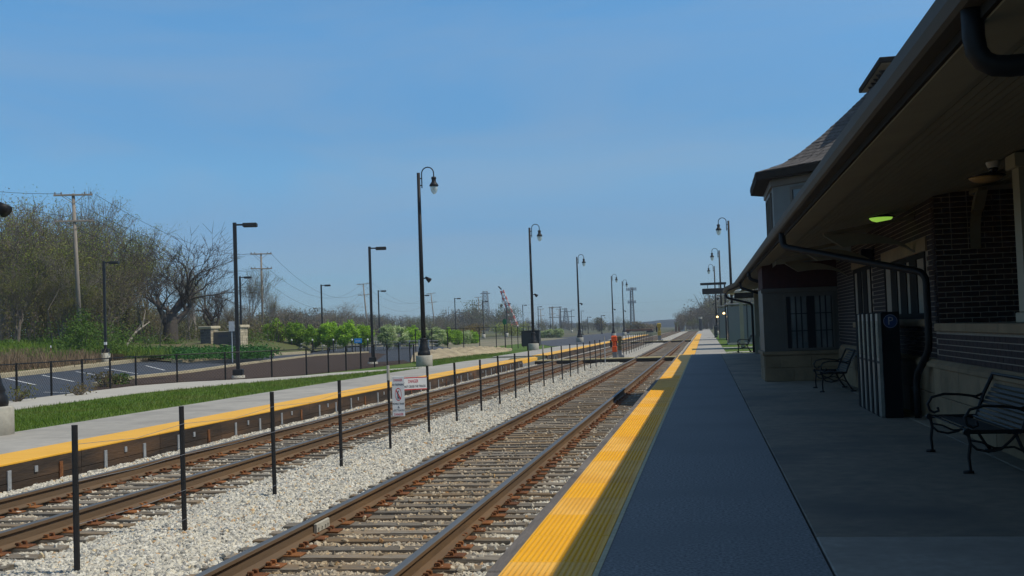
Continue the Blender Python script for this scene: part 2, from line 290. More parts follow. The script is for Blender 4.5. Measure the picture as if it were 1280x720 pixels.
def text_mesh(txt, size, name='lettering'):
    c = bpy.data.curves.new(name, 'FONT'); c.body = txt; c.size = size; c.align_x = 'CENTER'; c.align_y = 'CENTER'; c.extrude = .001; c.resolution_u = 2; c.space_line = .95
    o = bpy.data.objects.new(name, c); COL.objects.link(o); bpy.context.view_layer.update()
    me = bpy.data.meshes.new_from_object(o.evaluated_get(bpy.context.evaluated_depsgraph_get())); me.name = name
    bpy.data.objects.remove(o); bpy.data.curves.remove(c); return me
def lettering(txt, size, m, parent, loc, rz=0, sx=1.0, wmax=None):   # upright text facing -y turned by rz
    me = text_mesh(txt, size); me.materials.clear(); me.materials.append(m)
    if wmax:
        xs = [v.co.x for v in me.vertices]; sx = wmax/(max(xs)-min(xs))
    return link('lettering', me, parent, loc, (R(90), 0, rz), (sx, 1, 1))
# ================================================================== ground and setting
XN, XF = -1.46, -9.56                                     # faces of the near and far platforms
ground = MB()
xs = [-900, -400, -130, -60, -50, -41, -36, -30, -21, -13.1, XF-.12, XF-.1, XN+.1, XN+.12, 1.6, 40, 400, 900]
def ground_z(x, y):
    if XF-.11 < x < XN+.11: return -.75
    if x < -21: return lot_z(x)-.06+(1.1*min(1, max(0, (-x-44)/14)) if y > 20 else 0)
    return -.06
ys = [-60, -20, 0, 20, 40, 60, 80, 100, 130, 160, 200, 260, 330, 500, 700, 1000]
nx = len(xs)
ground.add([(x, y, ground_z(x, y)) for y in ys for x in xs], [(j*nx+i, j*nx+i+1, (j+1)*nx+i+1, (j+1)*nx+i) for j in range(len(ys)-1) for i in range(nx-1)])
struct(ground.build('ground', X['field']))
# ballast bed between the platforms
def bed_z(x, y):
    d1, d2 = abs(x+3.16), abs(x+7.62); d = min(d1, d2)
    z = -.437 if d < 1.35 else -.437+.047*min(1, (d-1.35)/.4)
    return z+.012*math.sin(x*7+y*3.1)*math.cos(y*5.3-x*2)
mb = MB(); bx = np.linspace(XF+.005, XN-.02, 34); by = list(np.arange(2, 30, .25))+list(np.arange(30, 60, 1.0))+list(np.arange(60, 300.1, 8))
nb = len(bx); mb.add([(x, y, bed_z(x, y)) for y in by for x in bx], [(j*nb+i, j*nb+i+1, (j+1)*nb+i+1, (j+1)*nb+i) for j in range(len(by)-1) for i in range(nb-1)])
struct(mb.build('ballast_bed', X['ballast']))
# loose stones on it (too many to count)
PITCH = .405; RAIL = (-2.405, -3.915, -6.865, -8.375)
pts = []
for y0, y1, dens in ((5, 11, 1500), (11, 17, 1000), (17, 26, 520), (26, 42, 190), (42, 60, 80)):
    n = int((y1-y0)*8*dens); px = RNG.uniform(XF+.05, XN-.09, n); py = RNG.uniform(y0, y1, n)
    ph = (py/PITCH) % 1.0
    tied = ((np.abs(px+3.16) < 1.31) | (np.abs(px+7.62) < 1.31)) & (ph < .46)
    railz = np.min([np.abs(px-r) for r in RAIL], 0) < .10
    keep = ~railz & (~tied | (RNG.random(n) < .04))
    keep &= ~((py > 60) & (py < 62.1))
    for x, y, t in zip(px[keep], py[keep], tied[keep]): pts.append((x, y, bed_z(x, y)+(.045 if t else .002)))
me = bpy.data.meshes.new('ballast_stones'); me.from_pydata(pts, [], [])
stones = stuff(link('ballast_stones', me))
def scatter_nodes(name, prims, m, smin, smax, tilt=None):
    ng = bpy.data.node_groups.new(name, 'GeometryNodeTree'); ng.interface.new_socket('Geometry', in_out='INPUT', socket_type='NodeSocketGeometry'); ng.interface.new_socket('Geometry', in_out='OUTPUT', socket_type='NodeSocketGeometry')
    N, L = ng.nodes, ng.links; gi = N.new('NodeGroupInput'); go = N.new('NodeGroupOutput')
    mp = N.new('GeometryNodeMeshToPoints'); L.new(gi.outputs[0], mp.inputs['Mesh'])
    ip = N.new('GeometryNodeInstanceOnPoints'); L.new(mp.outputs[0], ip.inputs['Points']); ip.inputs['Pick Instance'].default_value = True
    gt = N.new('GeometryNodeGeometryToInstance')
    for p in prims(N, L): L.new(p, gt.inputs[0])
    L.new(gt.outputs[0], ip.inputs['Instance'])
    rr = N.new('FunctionNodeRandomValue'); rr.data_type = 'FLOAT_VECTOR'
    t = tilt if tilt is not None else 6.28
    rr.inputs[0].default_value = (-t, -t, 0); rr.inputs[1].default_value = (t, t, 6.28); L.new(rr.outputs[0], ip.inputs['Rotation'])
    rs = N.new('FunctionNodeRandomValue'); rs.data_type = 'FLOAT_VECTOR'; rs.inputs[0].default_value = (smin,)*3; rs.inputs[1].default_value = (smax,)*3; rs.inputs['Seed'].default_value = 5; L.new(rs.outputs[0], ip.inputs['Scale'])
    sm = N.new('GeometryNodeSetMaterial'); sm.inputs['Material'].default_value = m; L.new(ip.outputs[0], sm.inputs[0]); L.new(sm.outputs[0], go.inputs[0]); return ng
def rocks(N, L):
    for k in range(5):
        ic = N.new('GeometryNodeMeshIcoSphere'); ic.inputs['Radius'].default_value = 1.0; ic.inputs['Subdivisions'].default_value = 1
        sp = N.new('GeometryNodeSetPosition'); rv = N.new('FunctionNodeRandomValue'); rv.data_type = 'FLOAT_VECTOR'; rv.inputs[0].default_value = (-.36,)*3; rv.inputs[1].default_value = (.36,)*3; rv.inputs['Seed'].default_value = k*11+3
        L.new(ic.outputs[0], sp.inputs[0]); L.new(rv.outputs[0], sp.inputs['Offset']); yield sp.outputs[0]
def blades(N, L):
    for k in range(2):
        c = N.new('GeometryNodeMeshCone'); c.inputs['Vertices'].default_value = 3; c.inputs['Radius Bottom'].default_value = .009; c.inputs['Radius Top'].default_value = 0; c.inputs['Depth'].default_value = .1; yield c.outputs[0]
md = stones.modifiers.new('scatter', 'NODES'); md.node_group = scatter_nodes('scatter_stones', rocks, X['stone'], .012, .034)

# ------------------------------------------------------------------ railway tracks
railprof = [(-.07,-.372),(.07,-.372),(.07,-.36),(.012,-.335),(.010,-.245),(.036,-.235),(.036,-.205),(.028,-.2),(-.028,-.2),(-.036,-.205),(-.036,-.235),(-.010,-.245),(-.012,-.335),(-.07,-.36)]
def rail_mesh(y0, y1):
    m = MB(); n = len(railprof); m.add([(x, y, z) for y in (y0, y1) for x, z in railprof], [])
    for k in range(n): m.cur = 1 if k in (6, 7, 8) else 0; m.add([], [(k, (k+1) % n, n+(k+1) % n, n+k)]); m.f[-1] = (k, (k+1) % n, n+(k+1) % n, n+k)
    m.cur = 0; m.f += [tuple(range(n)), tuple(range(n, 2*n))[::-1]]; m.m += [0, 0]
    return m.mesh('rail', [X['railside'], X['railtop']])
RAILM = rail_mesh(0, 296)
def sleeper_mesh(k):
    rr = random.Random(k); m = MB(); n = 6; L = 1.30; vs = []; w = .088
    for i in range(n+1):
        x = -L+2*L*i/n; e = .006
        vs += [(x, -w+rr.uniform(-e, e), -.56), (x, w+rr.uniform(-e, e), -.56), (x, w+rr.uniform(-e, e), -.392+rr.uniform(-e, e)), (x, w*.2, -.388+rr.uniform(-e, .002)), (x, -w+rr.uniform(-e, e), -.392+rr.uniform(-e, e))]
    m.add(vs, [(i*5+k2, i*5+(k2+1) % 5, (i+1)*5+(k2+1) % 5, (i+1)*5+k2) for i in range(n) for k2 in range(5)]+[(4,3,2,1,0), tuple(n*5+q for q in range(5))])
    return m.mesh('sleeper', X['sleeper'])
SLM = [sleeper_mesh(k) for k in range(6)]
pm = MB(); pm.bbox(-.19, -.08, -.391, .19, .08, -.371, .006)
for s in (-1, 1):
    for q in (-.05, .05): pm.box(s*.085-.016, q-.014, -.372, s*.085+.016, q+.014, -.345); pm.box(s*.075-.02, q-.018, -.352, s*.075+.02, q+.018, -.338)
PLM = pm.mesh('tie_plate', X['rust'])
def track(xc, label):
    t = thing('railway_track', label, 'railway track', (xc, 0, 0), 0, 'railway tracks between the platforms')
    for s in (-1, 1): link('rail', RAILM, t, (s*.755, 0, 0))
    far = MB(); farp = MB(); ns = 0
    for k in range(int(5.0/PITCH), int(292/PITCH)):
        y = k*PITCH+.09+RNG.uniform(-.02, .02); dz = RNG.uniform(-.006, .004)
        if 59.9 < y < 62.2: continue
        if y < 96:
            sl = link('sleeper', SLM[k % 6], t, (RNG.uniform(-.04, .04), y, dz), (0, 0, RNG.uniform(-.012, .012))); ns += 1
            for s in (-1, 1):
                if y < 52: link('tie_plate', PLM, sl, (s*.755, 0, 0))
                else: farp.box(s*.755-.19, y-.08, -.385, s*.755+.19, y+.08, -.36)
        else: far.box(-1.3, y-.088, -.5, 1.3, y+.088, -.39)
    stuff(far.build('distant_sleepers', X['sleeper'], t)); stuff(farp.build('distant_tie_plates', X['rust'], t))
    return t
tn = track(-3.16, 'railway track beside the shaded asphalt platform, its rails polished on top')
tf = track(-7.62, 'railway track beyond the wire fence, along the dark timber platform face')
# pair of joint bars on the inside of the fence-side rail of the near track
jb = MB(); jb.bbox(-3.905+.010, 10.25, -.345, -3.905+.04, 10.62, -.25, .008)
for q in (10.3, 10.4, 10.5, 10.57): jb.lathe([(0,0),(.014,0),(.014,.02),(0,.02)], 6, (-3.86, q, -.31))
tagj = jb.build('joint_bar', X['conc3']); tagj.parent = tn; tagj.location = (3.16, 0, 0)

# ------------------------------------------------------------------ near platform
plat = bpy.data.objects.new('near_platform', None); COL.objects.link(plat); struct(plat)
mb = MB(); mb.box(XN+.06, -6, -.7, .72, 57.2, -.012)
mb.add([(-.775,-6,0),(.72,-6,0),(.72,57.2,0),(-.775,57.2,0)], [(0,1,2,3)]); mb.build('asphalt_strip', X['asphalt'], plat)
def dome_tile(L, Wd, nx_, ny_, m, name='tactile_tile'):
    t = MB(); t.bbox(0, .004, -.02, Wd-.035, L-.004, 0, .004); t.bbox(Wd-.035, .004, -.02, Wd, L-.004, .003, .003)
    for i in range(nx_):
        for j in range(ny_):
            cx, cy = .03+(Wd-.095)*i/(nx_-1), .035+(L-.07)*j/(ny_-1)
            ring = [(cx+.0125*math.cos(a), cy+.0125*math.sin(a), 0) for a in (0, 1.047, 2.094, 3.142, 4.189, 5.236)]
            tp = [(cx+.007*math.cos(a), cy+.007*math.sin(a), .0065) for a in (0, 1.047, 2.094, 3.142, 4.189, 5.236)]
            t.add(ring+tp, [(k, (k+1) % 6, 6+(k+1) % 6, 6+k) for k in range(6)]+[(6,7,8,9,10,11)])
    return t.mesh(name, m)
TL = .925
DT = [dome_tile(TL, .615, 14, 22, X['tile_a']), dome_tile(TL, .615, 14, 22, X['tile_b'])]
FT = []
for m in ('tile_a', 'tile_b'):
    t = MB(); t.bbox(0, .004, -.02, .615, TL-.004, 0, .004); FT.append(t.mesh('tactile_tile', X[m]))
pat = [1,1,1,0,1,0,0,1,1,0,1,1,0,0,1,0,1,1,0,1,0,0,0,1]
y = 7.39-TL*10; k = -10
while y < 170:
    c = 0 if (k in (0, 1)) else (1 if k in (-1, -2, -3, 2) else pat[(k*7) % 24]); xo = -1.40 if y < 56.5 else -1.22
    if y > 4: link('tactile_tile', DT[c] if y < 34 else FT[c], plat, (xo, y, .003+RNG.uniform(0, .002)))
    y += TL; k += 1
sl = MB(); sl.box(-.782, 0, -.02, -.745, 57.2, .0045); sl.build('joint_sealant', X['sealant'], plat)
for j in range(60):
    y0 = 2+j*2.6; m = MB(); xo = 0 if y0 < 55 else .18
    m.bbox(-1.52+xo, y0+.006, -.30, -1.412+xo, y0+2.594, -.022+RNG.uniform(-.004, .004), .01); m.build('edge_board', X['timber'], plat)
    m = MB(); m.box(-1.495+xo, y0+.004, -.7, -1.43+xo, y0+2.596, -.3); m.build('edge_board', X['timber'], plat)
# concrete slabs under the eave and beyond its shade
def slab_part(x0, y0, x1, y1, m, z=0.0, par=plat):
    t = MB(); t.bbox(x0+.006, y0+.006, -.15, x1-.006, y1-.006, z, .008); return t.build('paving_slab', m, par)
yj = [-6, 2.2, 8.3, 16.6, 24.8, 33, 41, 49, 57.2]
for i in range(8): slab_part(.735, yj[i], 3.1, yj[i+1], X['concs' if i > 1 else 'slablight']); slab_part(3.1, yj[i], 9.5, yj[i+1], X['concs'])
y = 57.2
while y < 170:
    slab_part(-.605, y, 1.05, y+3.2, X['conc']); y += 3.2
m = MB(); m.box(-.605, 170, -.15, 1.05, 292, -.004); m.box(-1.4, 57.2, -.7, -.61, 292, -.03); m.build('far_walk', X['conc'], plat)
for x0, y0, x1, y1 in ((1.06, 59.2, 9.5, 60.6), (1.06, 69.8, 9.5, 71.6)): slab_part(x0, y0, x1, y1, X['path'], -.012)
# lawn between the walk and the shelters
lawn2 = MB(); lawn2.add([(1.06,57.2,-.03),(24,57.2,-.03),(24,150,-.03),(1.06,150,-.03)], [(0,1,2,3)]); struct(lawn2.build('lawn', X['grass']))

# ------------------------------------------------------------------ far platform
fp = bpy.data.objects.new('far_platform', None); COL.objects.link(fp); struct(fp)
LAWN_E = -12.95
def far_deck(y0, y1):
    y = y0
    while y < y1-.1:
        e = min(y+3.05, y1); slab_part(LAWN_E, y, XF-.93, e, X['conc'], 0.0, fp); y = e
    mb = MB(); mb.box(LAWN_E+.02, y0+.02, -.7, XF-.06, y1-.02, -.035); mb.build('deck_core', X['conc2'], fp)
    y = y0
    while y < y1-.1:
        e = min(y+1.22, y1); t = MB(); t.bbox(XF-.925, y+.003, -.03, XF, e-.003, .004, .006); t.build('tactile_tile', X['tile_c'], fp); y = e
    y = y0; i = 0
    while y < y1-.1:
        e = min(y+2.44, y1)
        for z0, z1 in ((-.28, -.035), (-.70, -.285)):
            t = MB(); t.bbox(XF-.06, y+.004, z0, XF+RNG.uniform(-.004, .004), e-.004, z1, .006); t.build('face_board', X['creosote'], fp)
        if y < 70:
            t = MB(); t.bbox(XF+.006, y+.62, -.40, XF+.022, y+.70, -.10, .003); t.lathe([(0,0),(.016,0),(.016,.02),(0,.02)], 6, (XF+.03, y+.66, -.36)); t.build('bracket', X['galv'], fp)
            t = MB(); t.bbox(XF+.006, y+1.84, -.40, XF+.022, y+1.92, -.12, .003); t.lathe([(0,0),(.016,0),(.016,.02),(0,.02)], 6, (XF+.03, y+1.88, -.36)); t.build('bracket', X['galv'] if i % 2 else X['rust'], fp)
            t = MB(); t.bbox(XF+.006, y+1.24, -.20, XF+.02, y+1.31, -.11, .003); t.build('bracket_plate', X['galv'], fp)
        y = e; i += 1
far_deck(8, 56.2)
far_deck(65.2, 118); far_deck(127, 186)
for yy in (56.2, 118):                                     # flared yellow corners where the deck drops to the crossing
    t = MB(); t.slab([(XF-.925, yy+.01), (XF, yy+.01), (XF+.03, yy+1.2), (XF-.12, yy+6.0), (XF-.60, yy+8.0)], -.2, lambda x, y: .008-.009*min(y-yy, 6)); t.build('tactile_tile', X['tile_c'], fp)
    t = MB(); t.slab([(LAWN_E, yy+.01), (XF-.93, yy+.01), (XF-1.76, yy+6.2), (XF-.9, yy+7.4), (LAWN_E, yy+7.4)], -.4, lambda x, y: -.004-.01*min(y-yy, 5)); t.build('paving_slab', X['conc'], fp)
    t = MB(); t.slab([(XF-.06, yy+.02), (XF+.02, yy+.02), (XF+.02, yy+8.9), (XF-.9, yy+8.9), (XF-.9, yy+7.42)], -.6, -.21); t.build('paving_slab', X['conc2'], fp)
# ------------------------------------------------------------------ pedestrian crossings
def crossing(y0, label):
    t = thing('track_crossing', label, 'crossing', (0, y0, 0), 0, 'timber crossings over the tracks')
    spans = [(-1.42, -2.30), (-2.49, -3.83), (-4.0, -6.78), (-6.95, -8.29), (-8.46, XF+.02)]
    for a, b in spans:
        m = MB(); m.bbox(b, 0, -.5, a, .22, -.23, .01); m.build('rubber_edge', X['rubber'], t)
        for k in range(5):
            m = MB(); m.bbox(b, .225+k*.30, -.40, a, .225+k*.30+.29, -.185+RNG.uniform(-.004, .004), .01); m.build('crossing_plank', X['crossing'], t)
    return t
crossing(60.2, 'timber crossing over both tracks beside the orange covered signal')
crossing(121.5, 'farther timber crossing over both tracks beside the yellow covered signal')

# ------------------------------------------------------------------ left side: lawn, path, car park
terr = lambda x, y: lot_z(x)
FENCE = [(-20.0, 14), (-20.3, 24), (-20.9, 33), (-21.2, 37.6), (-20.3, 39.9), (-18.4, 41.2), (-16.9, 43), (-16.4, 46.5), (-16.05, 57.6)]
PATHIN = [(-17.3, 14), (-17.5, 24.7), (-17.95, 32), (-17.1, 36), (-15.9, 40), (-14.4, 45), (LAWN_E, 49)]
mb = MB(); mb.slab([(LAWN_E-.004, 6), (LAWN_E-.004, 170), (-21, 170), (-21, 105), (-16, 88), (-14.6, 74), (-15.9, 58), (-16.4, 46.5), (-18.4, 41.2), (-21.2, 37.6), (-20.3, 24), (-20, 6)], -.2, -.012)
struct(mb.build('lawn', X['grass']))
mb = MB(); mb.slab(PATHIN+[(LAWN_E, 50.5), (-14.6, 47.5), (-16.1, 45.2), (-16.6, 43), (-18.2, 41), (-20.2, 39.6), (-21.1, 37.4), (-20.8, 33), (-20.2, 24), (-19.9, 14)], -.2, .004); struct(mb.build('path', X['path']))
# car park surface, markings and kerbs
kp = [(0,473),(50,467.5),(100,461.5),(150,455.3),(185,451)]
KERB = [(-34.0, 30.0), (-35.6, 42.0)]+[tuple(gl(u, v)[:2]) for u, v in kp]
KERB2 = [tuple(gl(u, v)[:2]) for u, v in ((192,449.8),(210,452),(228,453.3),(262,450.5),(300,447.6),(340,445),(388,441.8))]
allk = KERB+KERB2
mb = MB(); mb.slab([(-20.1, 10), (-33, 10)]+allk+[(-40, 112), (-28, 112), (-22, 96), (-16.2, 58), (-16.6, 46.5), (-18.6, 41.4), (-21.3, 37.6), (-20.4, 24)], -.3, lambda x, y: lot_z(x)+.0 if x < -22 else -.008)
park = struct(mb.build('car_park', X['lot']))
def kerb(poly, name='kerb', w=.75, h=.18):
    m = MB(); n = len(poly)
    for i in range(n-1):
        a, b = np.array(poly[i]), np.array(poly[i+1]); t = (b-a)/np.linalg.norm(b-a); nn = np.array([-t[1], t[0]])
        a2, b2 = a+nn*w, b+nn*w
        m.slab([tuple(a), tuple(b), tuple(b2), tuple(a2)], lambda x, y: lot_z(x)-.2, lambda x, y: lot_z(x)+h)
    return struct(m.build(name, X['kerb']))
kerb(KERB); kerb(KERB2)
for (u0, v0), (u1, v1) in (((7,473),(44,481)),((53,469),(92,477)),((95,464.5),(134,471)),((130,460),(172,467.5)),((182,457),(206,463)),((55,490.3),(92,491))):
    a, b = gl(u0, v0), gl(u1, v1); t = (b-a)[:2]; t /= np.linalg.norm(t); n_ = np.array([-t[1], t[0]])*.055
    q = [a[:2]-n_, b[:2]-n_, b[:2]+n_, a[:2]+n_]; m = MB(); m.add([(x, y, lot_z(x)+.005) for x, y in q], [(0,1,2,3)]); struct(m.build('parking_line', X['paint']))
# mulch bed between fence and car park
mp = [gl(u, v)[:2] for u, v in ((118,484.5),(125,482),(170,473.5),(240,466),(315,455),(382,446.6),(401,444.7),(461,441),(484,442.7),(495,447))]
mb = MB(); poly = [tuple(p) for p in mp]+[(-16.0, 57.5), (-16.5, 46.5), (-17.0, 43.1), (-18.5, 41.35), (-20.4, 40), (-21.3, 37.6), (-21.05, 34.5)]
mb.slab(poly, -.3, lambda x, y: lot_z(x)+.012); struct(mb.build('mulch_bed', X['mulch']))
mbk = MB()
for i in range(1, 7):
    a, b = np.array(mp[i]), np.array(mp[i+1]) if i+1 < len(mp) else np.array(mp[i]); t = (b-a)/np.linalg.norm(b-a); nn = np.array([-t[1], t[0]])*.28
    mbk.slab([tuple(a), tuple(b), tuple(b+nn), tuple(a+nn)], lambda x, y: lot_z(x)-.2, lambda x, y: lot_z(x)+.12)
struct(mbk.build('kerb', X['kerb']))
# sand heap: rough low mound
sx = [gz(u, v, .0)[:2] for u, v in ((513,452.5),(560,449.5),(600,446),(640,438.5),(640,436),(600,435),(560,435.5),(520,437.5))]
mb = MB(); g = 26; P0 = [np.array(p) for p in sx]
def q4(s, t): return (P0[0]*(1-s)+P0[3]*s)*(1-t)+(P0[7]*(1-s)+P0[4]*s)*t
vs = []
for j in range(g):
    for i in range(g*2):
        s, t = i/(g*2-1), j/(g-1); p = q4(s, t); h = .55*math.sin(math.pi*min(1, t*1.6))**.6*math.sin(math.pi*min(1, .05+s*.95))**.5 if t < .62 else .4*(1-t)
        vs.append((p[0], p[1], -.02+max(0, h)*(.75+.25*math.sin(i*.9)*math.cos(j*1.3+i*.3))+RNG.uniform(-.03, .03)))
mb.add(vs, [(j*g*2+i, j*g*2+i+1, (j+1)*g*2+i+1, (j+1)*g*2+i) for j in range(g-1) for i in range(g*2-1)]); struct(mb.build('sand', X['sand'], smooth=True))
gv = MB(); gv.slab([(-46, 112), (-28.1, 112), (-22.1, 96), (-21, 105), (-21, 170), (-46, 190)], -.3, lambda x, y: max(-.03, lot_z(x)+.006)); struct(gv.build('gravel_verge', X['verge']))
# far road climbing out of the car park and its pale verge
mb = MB(); rp = [gz(u, v, -.0)[:2] for u, v in ((690,433),(745,429.5),(790,416),(700,416),(640,424))]
mb.slab([tuple(p) for p in rp], -.3, .01); struct(mb.build('road', X['road']))
# bank behind the car park
mb = MB(); bk = [(-33.5, 20)]+KERB+KERB2+[(-41, 140), (-41, 320)]; rows = (0.0, 1.5, 5, 11, 20, 45, 120); hz = (.10, .22, .5, .95, 1.3, 1.5, 1.5)
vs = []
for q_, (x, y) in enumerate(bk):
    f_ = min(1, max(0, (q_-len(KERB)+.5)/1.5)) if q_ <= len(KERB)+len(KERB2) else 0; dx_, dy_ = .9-.62*f_, .25+.65*f_
    for r, h in zip(rows, hz): vs.append((x-.72-r*dx_, y+.1*f_+r*dy_, lot_z(max(x, -41))+h*(1 if y < 100 else .5)+RNG.uniform(-.05, .05)*min(1, r)))
nr = len(rows); mb.add(vs, [(j*nr+i, j*nr+i+1, (j+1)*nr+i+1, (j+1)*nr+i) for j in range(len(bk)-1) for i in range(nr-1)]); struct(mb.build('bank', X['bank'], smooth=True))
# grass blades on the lawn
pts = []
for k in range(70000):
    y = 14+60*RNG.random()**1.7; x = RNG.uniform(-20.8, LAWN_E-.05)
    inp = False
    for poly in (PATHIN+FENCE[::-1],):
        c = False; n = len(poly); j = n-1
        for i in range(n):
            if (poly[i][1] > y) != (poly[j][1] > y) and x < (poly[j][0]-poly[i][0])*(y-poly[i][1])/(poly[j][1]-poly[i][1])+poly[i][0]: c = not c
            j = i
        inp = c
    if inp or (y > 40 and x < -16) or (y < 40 and x < -17.6): continue
    pts.append((x, y, -.014))
me = bpy.data.meshes.new('grass_blades'); me.from_pydata(pts, [], []); gb = stuff(link('grass_blades', me))
md = gb.modifiers.new('scatter', 'NODES'); md.node_group = scatter_nodes('scatter_blades', blades, X['blade'], .5, 1.1, .5)
# ================================================================== station building
def sof(x): return 3.06+.155*(x-1.4)                       # soffit height
WX = 3.42; PY = 16.9                                       # long wall plane, porch end wall
bld = thing('station_building', 'brick station building with deep eave shading the platform and a shingled turret', 'building', (3.4, 0, 0))
OFF = np.array([3.4, 0, 0])
def bp(name, m, mt, parent=None, smooth=False, **kw):      # build in world coordinates under the building
    o = m.build(name, mt, parent if parent is not None else bld, smooth, **kw)
    if parent is None: o.location = tuple(-OFF)
    return o
def ex(y): return 1.25-.30*min(1, max(0, (y-46)/5))        # eave edge, swinging out at its far end
ey = [-7, 0, 3, 6, 10, 16, 24, 32, 40, 44, 46, 47.5, 49, 51, 54, 56.6]
def sweep(prof, m, name, close=True, parent=None):
    n = len(prof); b = MB(); b.add([(ex(y)+x, y, z) for y in ey for x, z in prof], [(i*n+k, i*n+(k+1) % n, (i+1)*n+(k+1) % n, (i+1)*n+k) for i in range(len(ey)-1) for k in range(n)]+[tuple(range(n)), tuple((len(ey)-1)*n+k for k in range(n))[::-1]])
    return bp(name, b, m, parent)
sweep([(0,3.24),(.015,3.245),(.02,3.215),(.03,3.14),(.15,3.13),(.15,3.10),(.055,3.10),(.03,3.115),(.008,3.17)], X['gutter'], 'gutter')
sweep([(.135,3.30),(.16,3.30),(.16,3.04),(.135,3.04)], X['fascia'], 'fascia')
sweep([(.165,sof(1.415)-.012),(.165,sof(1.415)-.03),(.50,sof(1.75)-.03),(.50,sof(1.75)-.012)], X['trim'], 'frieze_board')
# beaded soffit boards, laid along the eave
b = MB(); x = 1.765
while x < 6.4:
    x1 = x+.088; z0, z1 = sof(min(x, 4.2)), sof(min(x1, 4.2))
    b.add([(x,-7,z0),(x1,-7,z1),(x1,56.4,z1),(x,56.4,z0),(x+.006,-7,z0+.014),(x1-.006,-7,z1+.014),(x1-.006,56.4,z1+.014),(x+.006,56.4,z0+.014)], [(0,1,2,3),(4,5,6,7),(0,3,7,4),(1,2,6,5)]); x = x1+.008
sb = bp('soffit_boards', b, X['soffit']); stuff(sb)
b = MB(); b.add([(1.405,-7,3.29),(1.405,56.6,3.29),(7.5,56.6,6.3),(7.5,-7,6.3),(14,-7,3.29),(14,56.6,3.29)], [(0,1,2,3),(3,2,5,4),(0,3,4),(1,5,2)])
bp('roof', b, X['shingle'])
# dark closing walls away from the platform
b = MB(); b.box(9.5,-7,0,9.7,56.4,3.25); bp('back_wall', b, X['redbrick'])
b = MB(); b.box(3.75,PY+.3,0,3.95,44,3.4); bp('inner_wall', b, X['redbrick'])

# bricks: singly on the porch end wall (they are ~20 px long), joined elsewhere
BL, BH, MJ = .222, .066, .0125
def brick_mesh(L):
    t = MB(); t.bbox(0, 0, 0, L, .10, BH, .004); return t.mesh('brick', X['brick'])
BF, BHF = brick_mesh(BL), brick_mesh(BL/2-MJ/2)
end_wall = bp('brick_end_wall', (lambda t: (t.box(WX+.006, PY+.006, 0, 9.4, PY+.3, 3.52), t)[1])(MB()), X['mortar'])
cnt = 0
for r in range(47):
    z = 1.0+(r-5)*(BH+MJ)
    if z > 3.36 or z < .9: continue
    x = WX-(0 if r % 2 else BL/2+MJ/2); flem = z > 2.62
    while x < 4.75 and cnt < 300:
        a = max(x, WX)
        if flem and r % 2 == 0 and x >= WX:                # flemish courses in the frieze: header, stretcher
            link('brick', BHF, end_wall, (a, PY-.0, z)); x += BL/2+MJ/2; cnt += 1
            if cnt < 300: link('brick', BF, end_wall, (x, PY, z)); cnt += 1
            x += BL+MJ; continue
        if a > x: link('brick', BHF, end_wall, (a, PY, z))
        else: link('brick', BF, end_wall, (a, PY, z))
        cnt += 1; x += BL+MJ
def brick_field_y(name, x, y0, y1, z0, z1, holes=(), back=.25, par=None):   # wall along y facing -x
    t = MB(); t.cur = 0; t.box(x+.006, y0, z0, x+back, y1, z1); t.cur = 1; r = 0; z = z0+.004
    while z+BH < z1+.01:
        y = y0+(0 if r % 2 else BL/2)
        while y+BL < y1+.02:
            if not any(h0 < y+BL and y < h1 and g0 < z+BH and z < g1 for h0, h1, g0, g1 in holes):
                t.add([(x,y,z),(x,y+BL,z),(x,y+BL,z+BH),(x,y,z+BH),(x+.01,y,z),(x+.01,y+BL,z),(x+.01,y+BL,z+BH),(x+.01,y,z+BH)], [(0,1,2,3),(0,4,5,1),(3,2,6,7),(0,3,7,4),(1,5,6,2)])
            y += BL+MJ
        z += BH+MJ; r += 1
    return bp(name, t, [X['mortar'], X['brick']], par)
brick_field_y('brick_long_wall', WX, PY+.02, 29.2, .95, 3.42, ((17.7,21.6,1.55,2.6),(23.3,25.9,1.5,2.7)), .08)
brick_field_y('brick_half_wall', 3.36, 2.0, 16.88, .94, 1.36)
# limestone base, water table, sill
def blocks(y0, y1, x, zs, m='stonew', L=1.15, dx=.25):
    for k, (z0, z1) in enumerate(zs):
        y = y0-(.5 if k % 2 else 0)
        while y < y1:
            a, e = max(y, y0), min(y+L, y1)
            if e-a > .05: t = MB(); t.bbox(x+RNG.uniform(0,.006), a+.004, z0+.003, x+dx, e-.004, z1-.003, .008); bp('stone_block', t, X[m])
            y += L
blocks(2.0, 16.9, 3.30, ((0,.42),(.42,.83))); blocks(16.91, 29.1, 3.36, ((0,.42),(.42,.83)), dx=.2)
for y in np.arange(2.0, 29.0, 1.15):
    if y > 28.2: continue
    xx = 3.27 if y < 17 else 3.33; t = MB(); t.prism([(xx, .835), (xx, .89), (xx+.06, .945), (xx+.3, .945), (xx+.3, .835)], y+.003, min(y+1.147, 29.1)); bp('water_table', t, X['stonew'])
for y in np.arange(2.0, 16.7, 1.6):
    t = MB(); t.bbox(3.31, y+.003, 1.365, 3.72, min(y+1.597, 16.74), 1.48, .01); bp('stone_sill', t, X['stonew'])
# square porch post standing on the sill
t = MB(); t.bbox(3.44, 12.62, 1.482, 3.72, 12.96, 1.60, .012); t.bbox(3.47, 12.66, 1.60, 3.70, 12.92, 3.27, .01); t.bbox(3.42, 12.60, 3.20, 3.74, 12.98, 3.36, .01); bp('porch_post', t, X['trim'])
for yy in (7.6, 2.6):
    t = MB(); t.bbox(3.44, yy, 1.482, 3.72, yy+.34, 1.60, .012); t.bbox(3.47, yy+.04, 1.60, 3.70, yy+.30, 3.38, .01); bp('porch_post', t, X['trim'])
